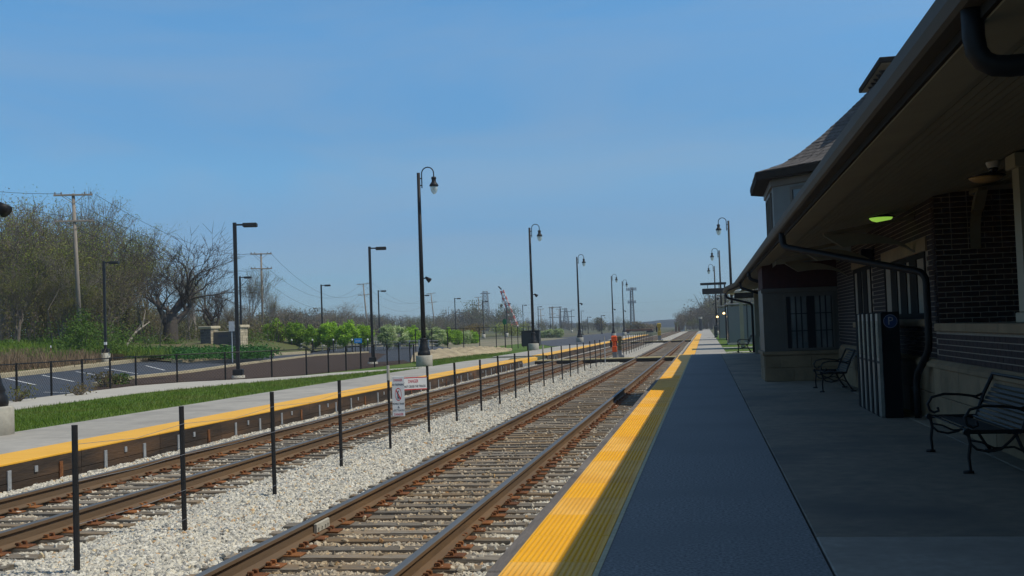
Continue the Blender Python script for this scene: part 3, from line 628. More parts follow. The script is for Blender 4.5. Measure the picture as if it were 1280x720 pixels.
# windows in the long wall
def wall_window(y0, y1, z0, z1, x, panes, mh=.03):
    w = MB(); x0, x1 = x-.015, x+.06
    w.box(x0, y0, z0, x1, y0+.09, z1); w.box(x0, y1-.09, z0, x1, y1, z1); w.box(x0, y0+.09, z1-.09, x1, y1-.09, z1); w.box(x0, y0+.09, z0, x1, y1-.09, z0+.09)
    pw = (y1-y0-.18)/panes
    for k in range(1, panes): w.box(x0, y0+.09+k*pw-mh, z0+.09, x1, y0+.09+k*pw+mh, z1-.09)
    fr = bp('window', w, X['fascia'])
    for k in range(panes):
        g = MB(); g.box(x+.02, y0+.095+k*pw+mh*(k > 0), z0+.095, x+.03, y0+.085+(k+1)*pw-mh*(k < panes-1), z1-.095); link('pane', g.mesh('pane', X['winglass']), fr)
    s = MB(); s.bbox(x-.06, y0-.1, z0-.12, x+.08, y1+.1, z0-.004, .008); bp('window_sill', s, X['stonew'])
    s = MB(); s.bbox(x-.03, y0-.18, z1+.004, x+.08, y1+.18, z1+.22, .008); bp('window_lintel', s, X['stonew'])
wall_window(17.7, 21.6, 1.55, 2.6, WX, 4, .30); wall_window(23.3, 25.9, 1.5, 2.7, WX, 3, .30)
# curved brackets under the eave
def bracket_mesh(reach, drop):
    n = 9; t = MB(); o_, i_ = [], []
    for k in range(n):
        a = math.pi/2*k/(n-1); o_.append((-reach*(1-math.cos(a)), -drop*(1-math.sin(a)))); i_.append((-(reach-.26)*(1-math.cos(a))+0, -drop*(1-math.sin(a))-.24*math.sin(a)**2))
    vs = [(x, s, z) for s in (-.075, .075) for x, z in o_+i_[::-1]]; m = 2*n
    t.add(vs, [(k, k+1, 2*n-2-k, 2*n-1-k) for k in range(n-1)]+[(m+k+1, m+k, m+2*n-1-k, m+2*n-2-k) for k in range(n-1)]+[(k, (k+1) % m, m+(k+1) % m, m+k) for k in range(m)])
    t.box(-reach, -.06, -.005, .0, .06, .05); return t.mesh('eave_bracket', X['bracket'])
BR = bracket_mesh(1.45, .85)
for yy in (18.4, 22.3, 27.0): link('eave_bracket', BR, bld, (WX-.01-3.4, yy, sof(2.6)-.06), (0, -.153, 0))
link('eave_bracket', bracket_mesh(.55, .80), bld, (3.98-3.4, PY-.01, 3.36), (0, 0, R(90)))
# downspouts
def pipe(name, pts, r=.055, n=8):
    P = []; pts = [np.array(p, float) for p in pts]
    for i, p in enumerate(pts):
        if 0 < i < len(pts)-1:
            a, c = pts[i-1], pts[i+1]; u, w = (a-p)/np.linalg.norm(a-p), (c-p)/np.linalg.norm(c-p); L = min(.16, np.linalg.norm(a-p)*.45, np.linalg.norm(c-p)*.45)
            for t in (0, .25, .5, .75, 1): P.append((p+u*L)*(1-t)**2+2*p*t*(1-t)+(p+w*L)*t*t)
        else: P.append(p)
    t = MB(); t.tube(P, r, n); return bp(name, t, X['black'], smooth=True)
pipe('downspout', [(1.36, 5.6, 3.16), (1.36, 5.6, 2.80), (3.30, 5.6, 2.88), (3.30, 5.6, 1.5), (3.18, 5.6, .8), (3.18, 5.6, .03)], .055)
pipe('downspout', [(1.36, 19.0, 3.12), (1.36, 19.0, 2.86), (3.28, 17.0, 2.24), (3.28, 17.0, 1.1), (3.18, 17.6, .66), (3.18, 17.6, .02)])
for yy in (33.2, 41.5): pipe('downspout', [(1.36, yy, 3.12), (1.36, yy, 2.88), (2.2, yy, 2.60)], .05)
pipe('downspout', [(1.10, 55.9, 3.12), (1.10, 55.9, 2.86), (2.35, 55.6, 2.50), (2.35, 55.6, .04)], .06)

# projecting bay with paired windows, facing along the platform
BY, BX = 29.3, 1.52
t = MB(); t.box(BX+.02, BY+.02, 0, 9.4, 31.5, .70); bp('bay_base', t, X['stonew'])
for k, (z0, z1) in enumerate(((0,.36),(.36,.68))):
    for a, e in ((BX, 2.25), (2.25, 3.0), (3.0, 3.5)) if k == 0 else ((BX, 1.9), (1.9, 2.7), (2.7, 3.5)):
        t = MB(); t.bbox(a+.004, BY-.02, z0+.003, e-.004, BY+.1, z1-.003, .008); bp('stone_block', t, X['stonew'])
    y = BY+.1
    while y < 31.3: t = MB(); t.bbox(BX-.02, y+.004, z0+.003, BX+.1, y+1.0, z1-.003, .008); bp('stone_block', t, X['stonew']); y += 1.004
t = MB(); t.bbox(BX-.06, BY-.06, .685, 3.5, 31.6, .79, .015); bp('water_table', t, X['stonew'])
t = MB(); t.box(BX, BY, .792, 3.7, 31.5, 2.44); bp('bay_panel', t, X['winframe'])
t = MB(); t.box(BX+.012, BY+.012, 2.442, 3.7, 31.5, 3.45); bp('bay_brick', t, X['redbrick'])
t = MB(); t.bbox(BX-.03, BY-.03, 2.33, 3.6, BY+.02, 2.45, .01); bp('bay_cornice', t, X['winframe'])
w = MB(); wx0, wx1, wz0, wz1 = 2.12, 3.28, .86, 2.22
w.box(wx0-.05, BY-.03, wz0-.05, wx0, BY-.002, wz1+.05); w.box(wx1, BY-.03, wz0-.05, wx1+.05, BY-.002, wz1+.05); w.box(wx0, BY-.03, wz1, wx1, BY-.002, wz1+.05); w.box(wx0, BY-.03, wz0-.05, wx1, BY-.002, wz0)
fr = bp('bay_window', w, X['winframe'])
mid = (wx0+wx1)/2
for a, e in ((wx0, mid-.04), (mid+.04, wx1)):
    ff = MB(); ff.box(a, BY-.018, wz0, a+.10, BY-.003, wz1); ff.box(e-.02, BY-.018, wz0, e, BY-.003, wz1); link('sash', ff.mesh('sash', X['black']), fr)
    a += .10; e -= .02
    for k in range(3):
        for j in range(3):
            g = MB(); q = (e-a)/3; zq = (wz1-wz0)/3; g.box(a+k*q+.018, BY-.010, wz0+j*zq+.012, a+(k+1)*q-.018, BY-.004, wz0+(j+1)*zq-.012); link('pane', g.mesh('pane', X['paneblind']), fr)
    g = MB()
    for k in range(1, 3): g.box(a+k*q-.018, BY-.016, wz0, a+k*q+.018, BY-.003, wz1)
    for j in range(1, 3): g.box(a, BY-.0155, wz0+j*zq-.012, e, BY-.0035, wz0+j*zq+.012)
    link('muntin', g.mesh('muntin', X['black']), fr)
g = MB(); g.box(mid-.04, BY-.025, wz0, mid+.04, BY-.003, wz1); link('mullion', g.mesh('mullion', X['black']), fr)
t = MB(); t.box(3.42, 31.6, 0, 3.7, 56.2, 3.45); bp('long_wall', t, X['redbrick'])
for yy in (44.0, 50.5, 55.5):
    t = MB(); t.bbox(2.42, yy, 0, 2.82, yy+.4, .9, .01); t.bbox(2.46, yy+.04, .9, 2.78, yy+.36, 3.2, .01); bp('canopy_column', t, X['trim'])

# turret over the bay
TX, TY, AP = 5.55, 29.3, 3.74
def octa(r, z, rot=math.pi/8): return [(TX+r/math.cos(math.pi/8)*math.cos(rot+k*math.pi/4), TY+r/math.cos(math.pi/8)*math.sin(rot+k*math.pi/4), z) for k in range(8)]
def octring(t, rows):
    vs = [p for r, z in rows for p in octa(r, z)]; t.add(vs, [(i*8+k, i*8+(k+1) % 8, (i+1)*8+(k+1) % 8, (i+1)*8+k) for i in range(len(rows)-1) for k in range(8)]); return t
t = octring(MB(), [(AP, 3.0), (AP, 5.30)]); bp('turret_wall', t, X['towerwall'])
t = octring(MB(), [(AP-.05, 5.16), (AP+.36, 5.13), (AP+.40, 5.13), (AP+.42, 5.28), (AP+.36, 5.33), (AP-.2, 5.40)]); bp('turret_eave', t, X['fascia'])
t = octring(MB(), [(AP-.02, 4.94), (AP+.06, 4.96), (AP+.06, 5.12), (AP, 5.14)]); bp('turret_frieze', t, X['winframe'])
prof = [(AP+.38, 5.34), (3.5, 5.52), (2.95, 5.86), (2.38, 6.30), (1.88, 6.74), (1.38, 7.20), (.9, 7.66)]
def rz_(z):
    for (r0, z0), (r1, z1) in zip(prof, prof[1:]):
        if z <= z1: return r0+(r1-r0)*(z-z0)/(z1-z0)
    return prof[-1][0]
t = octring(MB(), [(r-.03, z) for r, z in prof])
base = t
nrow = 22
for i in range(nrow):
    za, zb = 5.34+(2.30)*i/nrow, 5.34+(2.30)*(i+1)/nrow+.012
    for k in range(8):
        oa, ob = octa(rz_(za)+.03, za), octa(rz_(min(zb, 7.65))+.006, zb); A, B = np.array(oa[k]), np.array(oa[(k+1) % 8]); C, D = np.array(ob[k]), np.array(ob[(k+1) % 8])
        n = max(3, int(np.linalg.norm(B-A)/.26)); st = .5/n if i % 2 else 0
        for j in range(n+1):
            s0, s1 = max(0, (j-.5*(i % 2))/n+.004), min(1, (j+1-.5*(i % 2))/n-.004)
            if s1-s0 < .03: continue
            dz = RNG.uniform(0, .012); dr = RNG.uniform(0, .012)
            a1, b1 = A+(B-A)*s0, A+(B-A)*s1; c1, d1 = C+(D-C)*s0, C+(D-C)*s1; nrm = np.array([a1[0]+b1[0]-2*TX, a1[1]+b1[1]-2*TY, 0]); nrm = nrm/np.linalg.norm(nrm)*dr
            t.add([a1+nrm-(0,0,dz), b1+nrm-(0,0,dz), d1, c1, a1-(0,0,.02+dz), b1-(0,0,.02+dz)], [(0,1,2,3),(0,4,5,1)])
stuff(bp('roof_shingles', t, X['shingle']))
# cupola: a square lantern with a flat hipped roof on brackets
cx0, cx1, cy0, cy1 = 4.47, 6.75, 27.5, 31.1
t = MB(); t.box(cx0+.55, cy0+.75, 7.2, cx1-.55, cy1-.75, 7.86); bp('cupola_wall', t, X['towerwall'])
t = MB(); t.bbox(cx0, cy0, 7.84, cx1, cy1, 7.98, .02); bp('cupola_eave', t, X['fascia'])
t = MB(); t.add([(cx0+.04,cy0+.04,7.985),(cx1-.04,cy0+.04,7.985),(cx1-.04,cy1-.04,7.985),(cx0+.04,cy1-.04,7.985),(5.61,28.6,8.16),(5.61,30.0,8.16)], [(0,1,4),(1,2,5,4),(2,3,5),(3,0,4,5)]); bp('cupola_roof', t, X['shingle'])
t = MB(); t.box(cx0+.06, cy0+.06, 7.83, cx1-.06, cy1-.06, 7.838); bp('cupola_soffit', t, X['trim'])
for k in range(5):
    y = cy0+.85+k*.48; t = MB(); t.add([(cx0+.12, y-.05, 7.82), (cx0+.56, y-.05, 7.82), (cx0+.56, y-.05, 7.35), (cx0+.12, y+.05, 7.82), (cx0+.56, y+.05, 7.82), (cx0+.56, y+.05, 7.35)], [(0,1,2),(3,5,4),(0,2,5,3),(0,3,4,1)]); bp('cupola_bracket', t, X['fascia'])
t = MB(); t.bbox(cx0+.4, cy0+.6, 7.18, cx1-.4, cy1-.6, 7.30, .02); bp('cupola_curb', t, X['trim'])
# turret windows: three-light windows on the faces that look along the track
for k in (3, 4, 5):
    a0, a1 = np.array(octa(AP+.02, 4.0)[k]), np.array(octa(AP+.02, 4.0)[(k+1) % 8]); u = (a1-a0)/np.linalg.norm(a1-a0); mdp = (a0+a1)/2; nrm = np.array([mdp[0]-TX, mdp[1]-TY, 0]); nrm /= np.linalg.norm(nrm)
    def q(s, z, d): return mdp+u*s+nrm*d+np.array([0, 0, z-4.0])
    def pbox(t, s0, s1, z0, z1, d0, d1): t.add([q(s0,z0,d0), q(s1,z0,d0), q(s1,z0,d1), q(s0,z0,d1), q(s0,z1,d0), q(s1,z1,d0), q(s1,z1,d1), q(s0,z1,d1)], [(0,3,2,1),(4,5,6,7),(0,1,5,4),(1,2,6,5),(2,3,7,6),(3,0,4,7)])
    w = MB(); pbox(w, -.97, -.9, 3.8, 4.88, -.02, .03); pbox(w, .9, .97, 3.8, 4.88, -.02, .03); pbox(w, -.9, .9, 4.81, 4.88, -.02, .03); pbox(w, -.9, .9, 3.8, 3.87, -.02, .03)
    for s in (-.3, .3): pbox(w, s-.03, s+.03, 3.87, 4.81, -.02, .025)
    fr = bp('turret_window', w, X['winframe'])
    for s0, s1 in ((-.9, -.33), (-.27, .27), (.33, .9)): g = MB(); pbox(g, s0, s1, 3.87, 4.81, -.018, .006); link('pane', g.mesh('pane', X['winglass']), fr)

# ------------------------------------------------------------------ ceiling fittings
def dome_lamp(loc, label, m, r=.21):
    t = thing('ceiling_lamp', label, 'lamp', loc, 0, 'dome lamps under the eave')
    a = MB(); a.lathe([(0,.0),(r*.8,.0),(r+.03,-.012),(r+.035,-.03),(r+.01,-.036),(0,-.036)], 24); a.build('rim', X['bronze'], t, True)
    a = MB(); a.lathe([(r,-.037),(r*.93,-.06),(r*.75,-.085),(r*.45,-.103),(0,-.11)], 24); a.build('dome', m, t, True); return t
p = gz(1232, 223, 3.36); dome_lamp((p[0], p[1], sof(min(p[0], 4.2))-.002), 'unlit amber dome lamp under the eave beside the small white camera', X['lampdome'])
p = gz(1101, 270, 3.30); dome_lamp((p[0], p[1], sof(p[0])), 'lit greenish dome lamp under the eave near the curved brackets', X['lit'], .19)
p = gz(1241, 196, 3.42); z = sof(min(p[0], 4.2))
t = thing('security_camera', 'small white dome security camera on the soffit above the amber lamp', 'camera', (p[0], p[1], z))
a = MB(); a.lathe([(0,0),(.085,0),(.085,-.01),(.062,-.075),(0,-.075)], 16); a.build('housing', X['camwhite'], t, True)
a = MB(); a.lathe([(.05,-.076),(.048,-.10),(.034,-.122),(0,-.13)], 16); a.build('lens_dome', X['camdark'], t, True)
t = thing('ceiling_speaker', 'black speaker hung on the long brick wall under the brackets', 'speaker', (3.30, 22.9, 2.86))
a = MB(); a.bbox(-.14, -.16, -.13, .08, .16, .13, .03); a.build('housing', X['black'], t); a = MB(); a.box(.08, -.03, -.03, .12, .03, .03); a.build('arm', X['black'], t)

# ------------------------------------------------------------------ metal benches
def bench(loc, rz, label, L=1.85):
    t = thing('metal_bench', label, 'bench', loc, rz, 'strap metal benches by the station wall')    # faces -x, runs along y
    sl = []
    for k in range(9): sl.append(((-.02+.052*k), .435-.006*k+(.0 if k else -.012), 0))
    for k in range(11):
        s = .43+.052*k; sl.append((.455+.018*k+.0012*k*k, .40+.046*k, 1))
    for h in (0, L/2+.02) if L > 1.6 else (0,):
        w = L/2-.02 if L > 1.6 else L
    fl = MB(); fl.bbox(-.019, -L/2, -.0045, .019, L/2, .0045, .003); fm = fl.mesh('slat', X['black'])
    for x, z, back in sl: link('slat', fm, t, (x, 0, z), (0, R(-70) if back else R(3), 0))
    for yy in (-L/2, L/2):
        a = MB(); y = yy
        a.tube([(-.05,y,.43),(-.045,y,.38),(-.03,y,.30),(-.05,y,.16),(-.04,y,.03),(-.09,y,.015)], .018, 6); a.tube([(-.11,y,.012),(-.01,y,.012)], .02, 6)
        a.build('front_leg', X['black'], t, True)
        a = MB(); a.tube([(.40,y,.40),(.45,y,.26),(.54,y,.10),(.60,y,.02)], .018, 6); a.tube([(.54,y,.012),(.66,y,.012)], .02, 6); a.build('rear_leg', X['black'], t, True)
        a = MB(); a.tube([(-.03,y,.30),(.03,y,.24),(.14,y,.215),(.26,y,.24),(.36,y,.33),(.42,y,.40)], .014, 6); a.tube([(-.02,y,.33),(.08,y,.31),(.2,y,.25),(.38,y,.26),(.48,y,.21)], .012, 6); a.build('scroll_brace', X['black'], t, True)
        a = MB(); a.bbox(-.06, y-.03, .395, .47, y+.03, .435, .015); a.tube([(-.06,y-.03,.415),(-.06,y+.03,.415)], .035, 10); a.tube([(.46,y,.40),(.50,y,.52),(.56,y,.68),(.67,y,.90)], .022, 6); a.build('end_rail', X['black'], t)
        a = MB(); pts = [(.57,y,.68),(.47,y,.64),(.3,y,.665),(.12,y,.675),(-.02,y,.64),(-.07,y,.56),(-.05,y,.49),(0,y,.46),(.05,y,.48),(.04,y,.52)]; a.tube(pts, .016, 6); a.tube([(.53,y,.60),(.46,y,.63),(.38,y,.66)], .012, 6); a.build('armrest', X['black'], t, True)
    a = MB(); a.tube([(.43,-L/2,.415),(.43,L/2,.415)], .016, 6); a.tube([(.665,-L/2,.90),(.665,L/2,.90)], .018, 6); a.build('rail', X['black'], t)
    return t
bench((2.60, 12.46, 0), 0, 'black strap metal bench against the stone base under the brick half wall')
bench((2.52, 25.3, 0), 0, 'black strap metal bench between the parking pay cabinet and the window bay', 1.5)
bench((1.72, 58.6, 0), 0, 'small black bench on the walk past the far end of the building', 1.3)

# ------------------------------------------------------------------ parking pay cabinet
t = thing('parking_pay_cabinet', 'black parking pay cabinet with five steel faces and a round P sign on its end', 'cabinet', (2.72, 17.9, 0))
a = MB(); a.bbox(.03, 0, 0, .30, 2.55, 1.68, .012); a.build('body', X['kiosk'], t)
for k in range(5):
    y = .04+k*.505
    a = MB(); a.bbox(-.02, y+.02, .01, .03, y+.28, 1.66, .006); a.build('face_panel', X['steelface'], t)
    a = MB(); a.bbox(-.024, y+.05, .95, -.0195, y+.25, 1.54, .001); a.build('instruction_plate', X['label'], t)
    a = MB(); a.bbox(-.032, y+.29, 0, .05, y+.49, 1.67, .008); a.build('side_fin', X['kiosk'], t)
    a = MB(); a.bbox(-.028, y+.03, .86, -.0, y+.27, .90, .004); a.build('slot_ledge', X['black'], t)
a = MB(); n = 28; a.add([(.165+.11*math.cos(2*math.pi*k/n), yq, 1.53+.11*math.sin(2*math.pi*k/n)) for yq in (-.004, .0) for k in range(n)], [tuple(range(n)), tuple(range(n, 2*n))[::-1]]+[(k, (k+1) % n, n+(k+1) % n, n+k) for k in range(n)])
ds = a.build('sign_disc', X['pblue'], t)
a = MB(); a.add([(.165+r*math.cos(2*math.pi*k/n), -.0052, 1.53+r*math.sin(2*math.pi*k/n)) for r in (.099, .105) for k in range(n)], [(k, (k+1) % n, n+(k+1) % n, n+k) for k in range(n)]); link('sign_ring', a.mesh('sign_ring', X['signletter']), ds)
lettering('P', .18, X['signletter'], ds, (.165, -.006, 1.53))
# ================================================================== lamps, fences, signs, poles
def gooseneck(label, loc, rz=0, H=9.6, box=False, group='tall gooseneck platform lamps'):
    t = thing('gooseneck_lamp', label, 'lamp post', loc, rz, group)
    a = MB(); a.lathe([(.40,-.3),(.40,.50),(.385,.53),(0,.53)], 28); a.build('concrete_base', X['conc3'], t, True)
    a = MB(); a.lathe([(.30,.53),(.31,.60),(.29,.72),(.25,.76),(.26,.82),(.21,.95),(.165,1.15),(.155,1.25),(.17,1.28),(.17,1.34),(.125,1.38)], 20); a.build('base_cover', X['black'], t, True)
    P = H-.22
    a = MB(); a.tube([(0,0,1.36),(0,0,P)], [.115,.078], 14); a.build('pole', X['black'], t, True)
    a = MB(); pts = [(.16,0,P-.75)]+[(.16,0,P-.2)]+[(.16+.30*(1-math.cos(w)), 0, P-.05+.30*math.sin(w)) for w in np.linspace(0, math.pi, 11)]+[(.76,0,P-.22)]
    a.tube(pts, .028, 8); a.tube([(0,0,P-.28),(.16,0,P-.28)], .03, 6); a.tube([(0,0,P-.62),(.16,0,P-.62)], .03, 6); a.build('arm', X['black'], t, True)
    a = MB(); z = P-.22; a.lathe([(.03,z),(.11,z-.02),(.125,z-.10),(.105,z-.14),(.105,z-.24),(.14,z-.30),(.20,z-.38),(.225,z-.46),(.20,z-.475),(0,z-.475)], 20, (.76,0,0)); sh = a.build('lamp_shade', X['black'], t, True)
    a = MB(); a.lathe([(.175,z-.476),(.18,z-.56),(.155,z-.70),(.10,z-.80),(.04,z-.85),(0,z-.86)], 20, (.76,0,0)); a.build('globe', X['glass'], sh, True)
    a = MB(); a.lathe([(0,z-.5),(.05,z-.5),(.06,z-.62),(0,z-.70)], 8, (.76,0,0)); a.build('bulb', X['white'], sh, True)
    a = MB(); a.tube([(.08,0,4.25),(.22,0,4.25)], .03, 6); a.tube([(.2,-.02,4.30),(.42,-.04,4.12)], [.05,.13], 12); a.build('horn_speaker', X['black'], t, True)
    return t
LN = ['whose base stands at the concrete edge opposite the first track posts', 'nearest whole one along the far platform, behind the two danger signs', 'beside the dark equipment cabinet on the far platform lawn', 'on the far platform just before the orange covered signal in the view', 'rising directly behind the orange covered signal', 'smallest of the far platform row, next to the lattice mast']
LP = [(-13.05, 18.0), (-13.4, 50.6), (-12.95, 81.5), (-13.6, 118), (-13.9, 166), (-13.9, 188)]
for (x, y), d in zip(LP, LN): gooseneck('tall gooseneck lamp '+d, (x, y, -.01))
for (x, y), d in zip(((2.06, 84), (1.78, 118), (1.52, 150)), ('tallest past the building eave, on the grass by the shelter', 'behind the hanging platform sign, second beyond the eave', 'farthest of the three beyond the eave')):
    gooseneck('tall gooseneck lamp '+d, (x, y, -.02), math.pi)
# dark cabinet by the second lamp
p = gz(664.5, 437.5, 0); t = thing('equipment_cabinet', 'dark equipment cabinet on a plinth beside the gooseneck lamp on the lawn', 'cabinet', (p[0], p[1], 0))
a = MB(); a.bbox(-.70, -.4, .30, .70, .4, 1.45, .05); a.build('body', X['cabinet'], t); a = MB(); a.box(-.3, -.3, -.1, .3, .3, .30); a.build('plinth', X['black'], t)
a = MB(); a.bbox(-.74, -.44, 1.45, .74, .44, 1.52, .02); a.build('lid', X['cabinet'], t)

def shoebox(label, loc, rz=0, H=6.45, base=.7):
    t = thing('car_park_light', label, 'light pole', loc, rz, 'square car park light poles')
    a = MB(); a.lathe([(.27,-.3),(.27,base),(0,base)], 20); a.build('concrete_base', X['conc3'], t, True)
    a = MB(); a.bbox(-.2, -.2, base, .2, .2, base+.26, .03); a.build('base_cover', X['bronze'], t)
    a = MB(); a.bbox(-.07, -.07, base+.26, .07, .07, H, .01); a.build('pole', X['bronze'], t)
    a = MB(); a.box(.07, -.025, H-.13, .36, .025, H-.06); a.build('arm', X['bronze'], t)
    a = MB(); a.bbox(.34, -.17, H-.20, .92, .17, H-.03, .03); a.build('luminaire', X['bronze'], t)
    return t
SL = [((-19.05, 42.0, 0), 'rising from the mulch behind the black fence, largest', .12), ((-18.0, 57, 0), 'rising from the mulch bed before the row of round trees', .12)]
for loc, d, b in SL: shoebox('square black light pole '+d, loc, R(15), base=b)
dd = ['by the grassy bank with a white band low on its pole', 'rising behind the stone pillar of the entrance sign', 'in front of the first round trees beyond the fence', 'beside the leaning wooden utility pole', 'seen just past the gooseneck lamp by the danger signs', 'between the leaning pole and the sand', 'by the last round trees of the row', 'standing before the yellow bush', 'just before the round green sign', 'in front of the crane boom', 'beyond the dark cabinet', 'over the white blossom trees', 'next beyond the white blossom trees', 'on the far car park island']
yy = [61.5, 83, 102, 121, 141, 160, 181, 203, 222, 243, 262, 282, 305, 330]
for y, d in zip(yy, dd):
    shoebox('square black light pole '+d, (-36.6 if y < 70 else -37.3, y, lot_z(-37.2)-.05), R(12), base=.75)
a = MB(); a.box(-.074, -.074, 1.25, .074, .074, 1.42); 
w = a.build('pole_band', X['white']); w.parent = [o for o in COL.objects if o.get('label', '').endswith('white band low on its pole')][0]
for i, (u, v0, D) in enumerate(((728,407,230),(752,394,250),(735,396,262))):
    x, y = col(u, D); shoebox('distant car park light pole by the far road '+['with its head lowest', 'standing tallest of three', 'in the middle of three'][i], (x, y, -.3), R(15), H=top_z(u, v0, D)+.3, base=.3)

# --- wire fence between the tracks
def post_fence(label, ys, xf):
    t = thing('wire_fence', label, 'fence', (-5.5, ys[0], 0), 0, 'wire fences between the tracks')
    a = MB(); a.tube([(0,0,-.6),(0,0,.92)], .026, 6); me = a.mesh('post', X['blackm'])
    tp = []
    for i, y in enumerate(ys):
        rx, ry = RNG.uniform(-.02, .02), RNG.uniform(-.025, .01); o = link('post', me, t, (xf[i]+5.5, y-ys[0], RNG.uniform(-.03, .03)), (rx, ry, 0)); tp.append((xf[i]+5.5, y-ys[0], ry, rx))
    for z in (.74, .42, .05, -.25):
        for k in range(len(tp)-1):
            if z == .05 and k % 3: continue
            a = MB(); (x0, y0, r0, q0), (x1, y1, r1, q1) = tp[k], tp[k+1]
            s = .05 if z > .5 else .02; zz = z-(0 if z < .7 else 0)
            a.tube([(x0+r0*z+.027, y0, zz), ((x0+x1)/2+.027, (y0+y1)/2, zz-s), (x1+r1*z+.027, y1, zz)], .0022, 4, False); a.build('wire', X['wire'], t)
        if z < .4: continue
    return t
ya = [8.62, 10.58, 12.98, 15.7, 20.98, 23.4, 26.1, 28.5, 31.0, 33.5]+[38.8+2.6*k for k in range(8)]
xa = [-5.44]*3+[-5.5]*15
post_fence('thin black post and wire fence between the tracks before the timber crossing', ya, xa)
yb = [65+2.7*k for k in range(19)]
post_fence('thin black post and wire fence between the tracks past the orange covered signal', yb, [-5.5]*19)
gp = MB(); gp.tube([(0,0,-.5),(0,0,1.05)], .024, 8)
for y, d in ((18.18, 'pale topped steel stake carrying the tall danger sign on the wire fence'), (36.4, 'pale topped steel stake in the wire fence farther along'), (59.2, 'galvanised post by the orange covered signal')):
    t = thing('steel_stake', d, 'post', (-5.47, y, 0)); link('stake', gp.mesh('stake', X['blackm'] if y < 50 else X['galv']), t)
    a = MB(); a.tube([(0,0,.80),(0,0,1.06)], .027, 8); a.build('pale_cap', X['conc3'], t)
# danger signs on the wire
def signboard(name, label, loc, w, h, rz):
    t = thing(name, label, 'sign', loc, rz, 'danger signs on the wire fence'); a = MB(); a.bbox(-w/2, -.004, -h/2, w/2, .004, h/2, .003); a.build('board', X['white'], t); return t
p = gx(498, 495.5, -5.36); t = signboard('danger_sign', 'tall narrow white danger sign with a red prohibition symbol on the wire fence', (p[0], p[1], p[2]), .215, .70, R(12))
lettering('DANGER', .06, X['red'], t, (0, -.0045, .285), wmax=.15); lettering('NO TRESPASSING', .05, X['ink'], t, (0, -.0045, .205), wmax=.205)
a = MB(); n = 24
for sgn in (1,): a.add([(r*math.cos(2*math.pi*k/n)*.5, -.0046, .035+r*math.sin(2*math.pi*k/n)) for r in (.10, .114) for k in range(n)], [(k, (k+1) % n, n+(k+1) % n, n+k) for k in range(n)])
a.add([(-.05,-.0047,.115),(-.035,-.0047,.125),(.05,-.0047,-.045),(.035,-.0047,-.055)], [(0,1,2,3)]); a.build('prohibition_ring', X['red'], t)
a = MB(); a.tube([(0,-.003,-.04),(-.012,-.003,.02),(.0,-.003,.07)], .007, 4); a.tube([(0,-.003,.0),(.02,-.003,-.045)], .006, 4); a.lathe([(0,-.014),(.014,0),(0,.014)], 8, (.002,-.003,.09)); a.build('walking_figure', X['ink'], t)
lettering('MOVING TRAINS', .05, X['ink'], t, (0, -.0045, -.13), wmax=.2); lettering('&', .06, X['ink'], t, (0, -.0045, -.19)); lettering('LIVE TRACKS', .05, X['ink'], t, (0, -.0045, -.245), wmax=.2); lettering('DANGER', .06, X['red'], t, (0, -.0045, -.315), wmax=.16)
p = gx(516.5, 479.3, -5.34); t = signboard('danger_sign', 'wide white danger sign with red bands along top and bottom on the wire fence', (p[0], p[1], p[2]), .52, .235, R(32))
for z in (.108, -.108): a = MB(); a.box(-.26, -.0055, z-.0085, .26, -.0042, z+.0085); a.build('red_band', X['red'], t)
lettering('DANGER', .085, X['red'], t, (0, -.0055, .04), wmax=.19); lettering('DO NOT CROSS THE TRACKS', .06, X['ink'], t, (0, -.0055, -.055), wmax=.47)

# --- covered pedestrian signals at the crossings
def covered_signal(label, loc, cover, s=1.0):
    t = thing('covered_signal', label, 'crossing signal', loc, 0, 'covered signals beside the crossings', s)
    a = MB(); a.bbox(-.12, -.11, -.05, .12, .11, .52, .02); a.build('cabinet', X['grey'], t)
    a = MB(); a.tube([(0,0,.5),(0,0,1.3)], .04, 8); a.build('mast', X['black'], t)
    a = MB(); a.bbox(-.13, -.12, .50, .13, .12, .86, .04); a.build('lower_cover', cover, t)
    a = MB(); a.bbox(-.10, -.10, .84, .10, .10, 1.12, .03); a.bbox(-.16, -.13, 1.10, .16, .13, 1.46, .06); a.build('hood_cover', cover, t)
    a = MB(); a.bbox(-.24, -.08, .78, -.14, .08, 1.22, .02); a.build('side_box', X['black'], t); a = MB(); a.bbox(.12, -.12, -.05, .27, .12, .22, .03); a.build('battery_box', X['grey'], t)
    return t
covered_signal('orange covered signal with a grey cabinet beside the timber crossing', (-5.22, 62.6, -.39), X['orange'])
covered_signal('olive brown covered signal just behind the orange one', (-5.3, 67.5, -.39), X['olive'], .95)
covered_signal('yellow covered signal beside the farther crossing', (-5.2, 124.5, -.39), X['ycover'], 1.5)

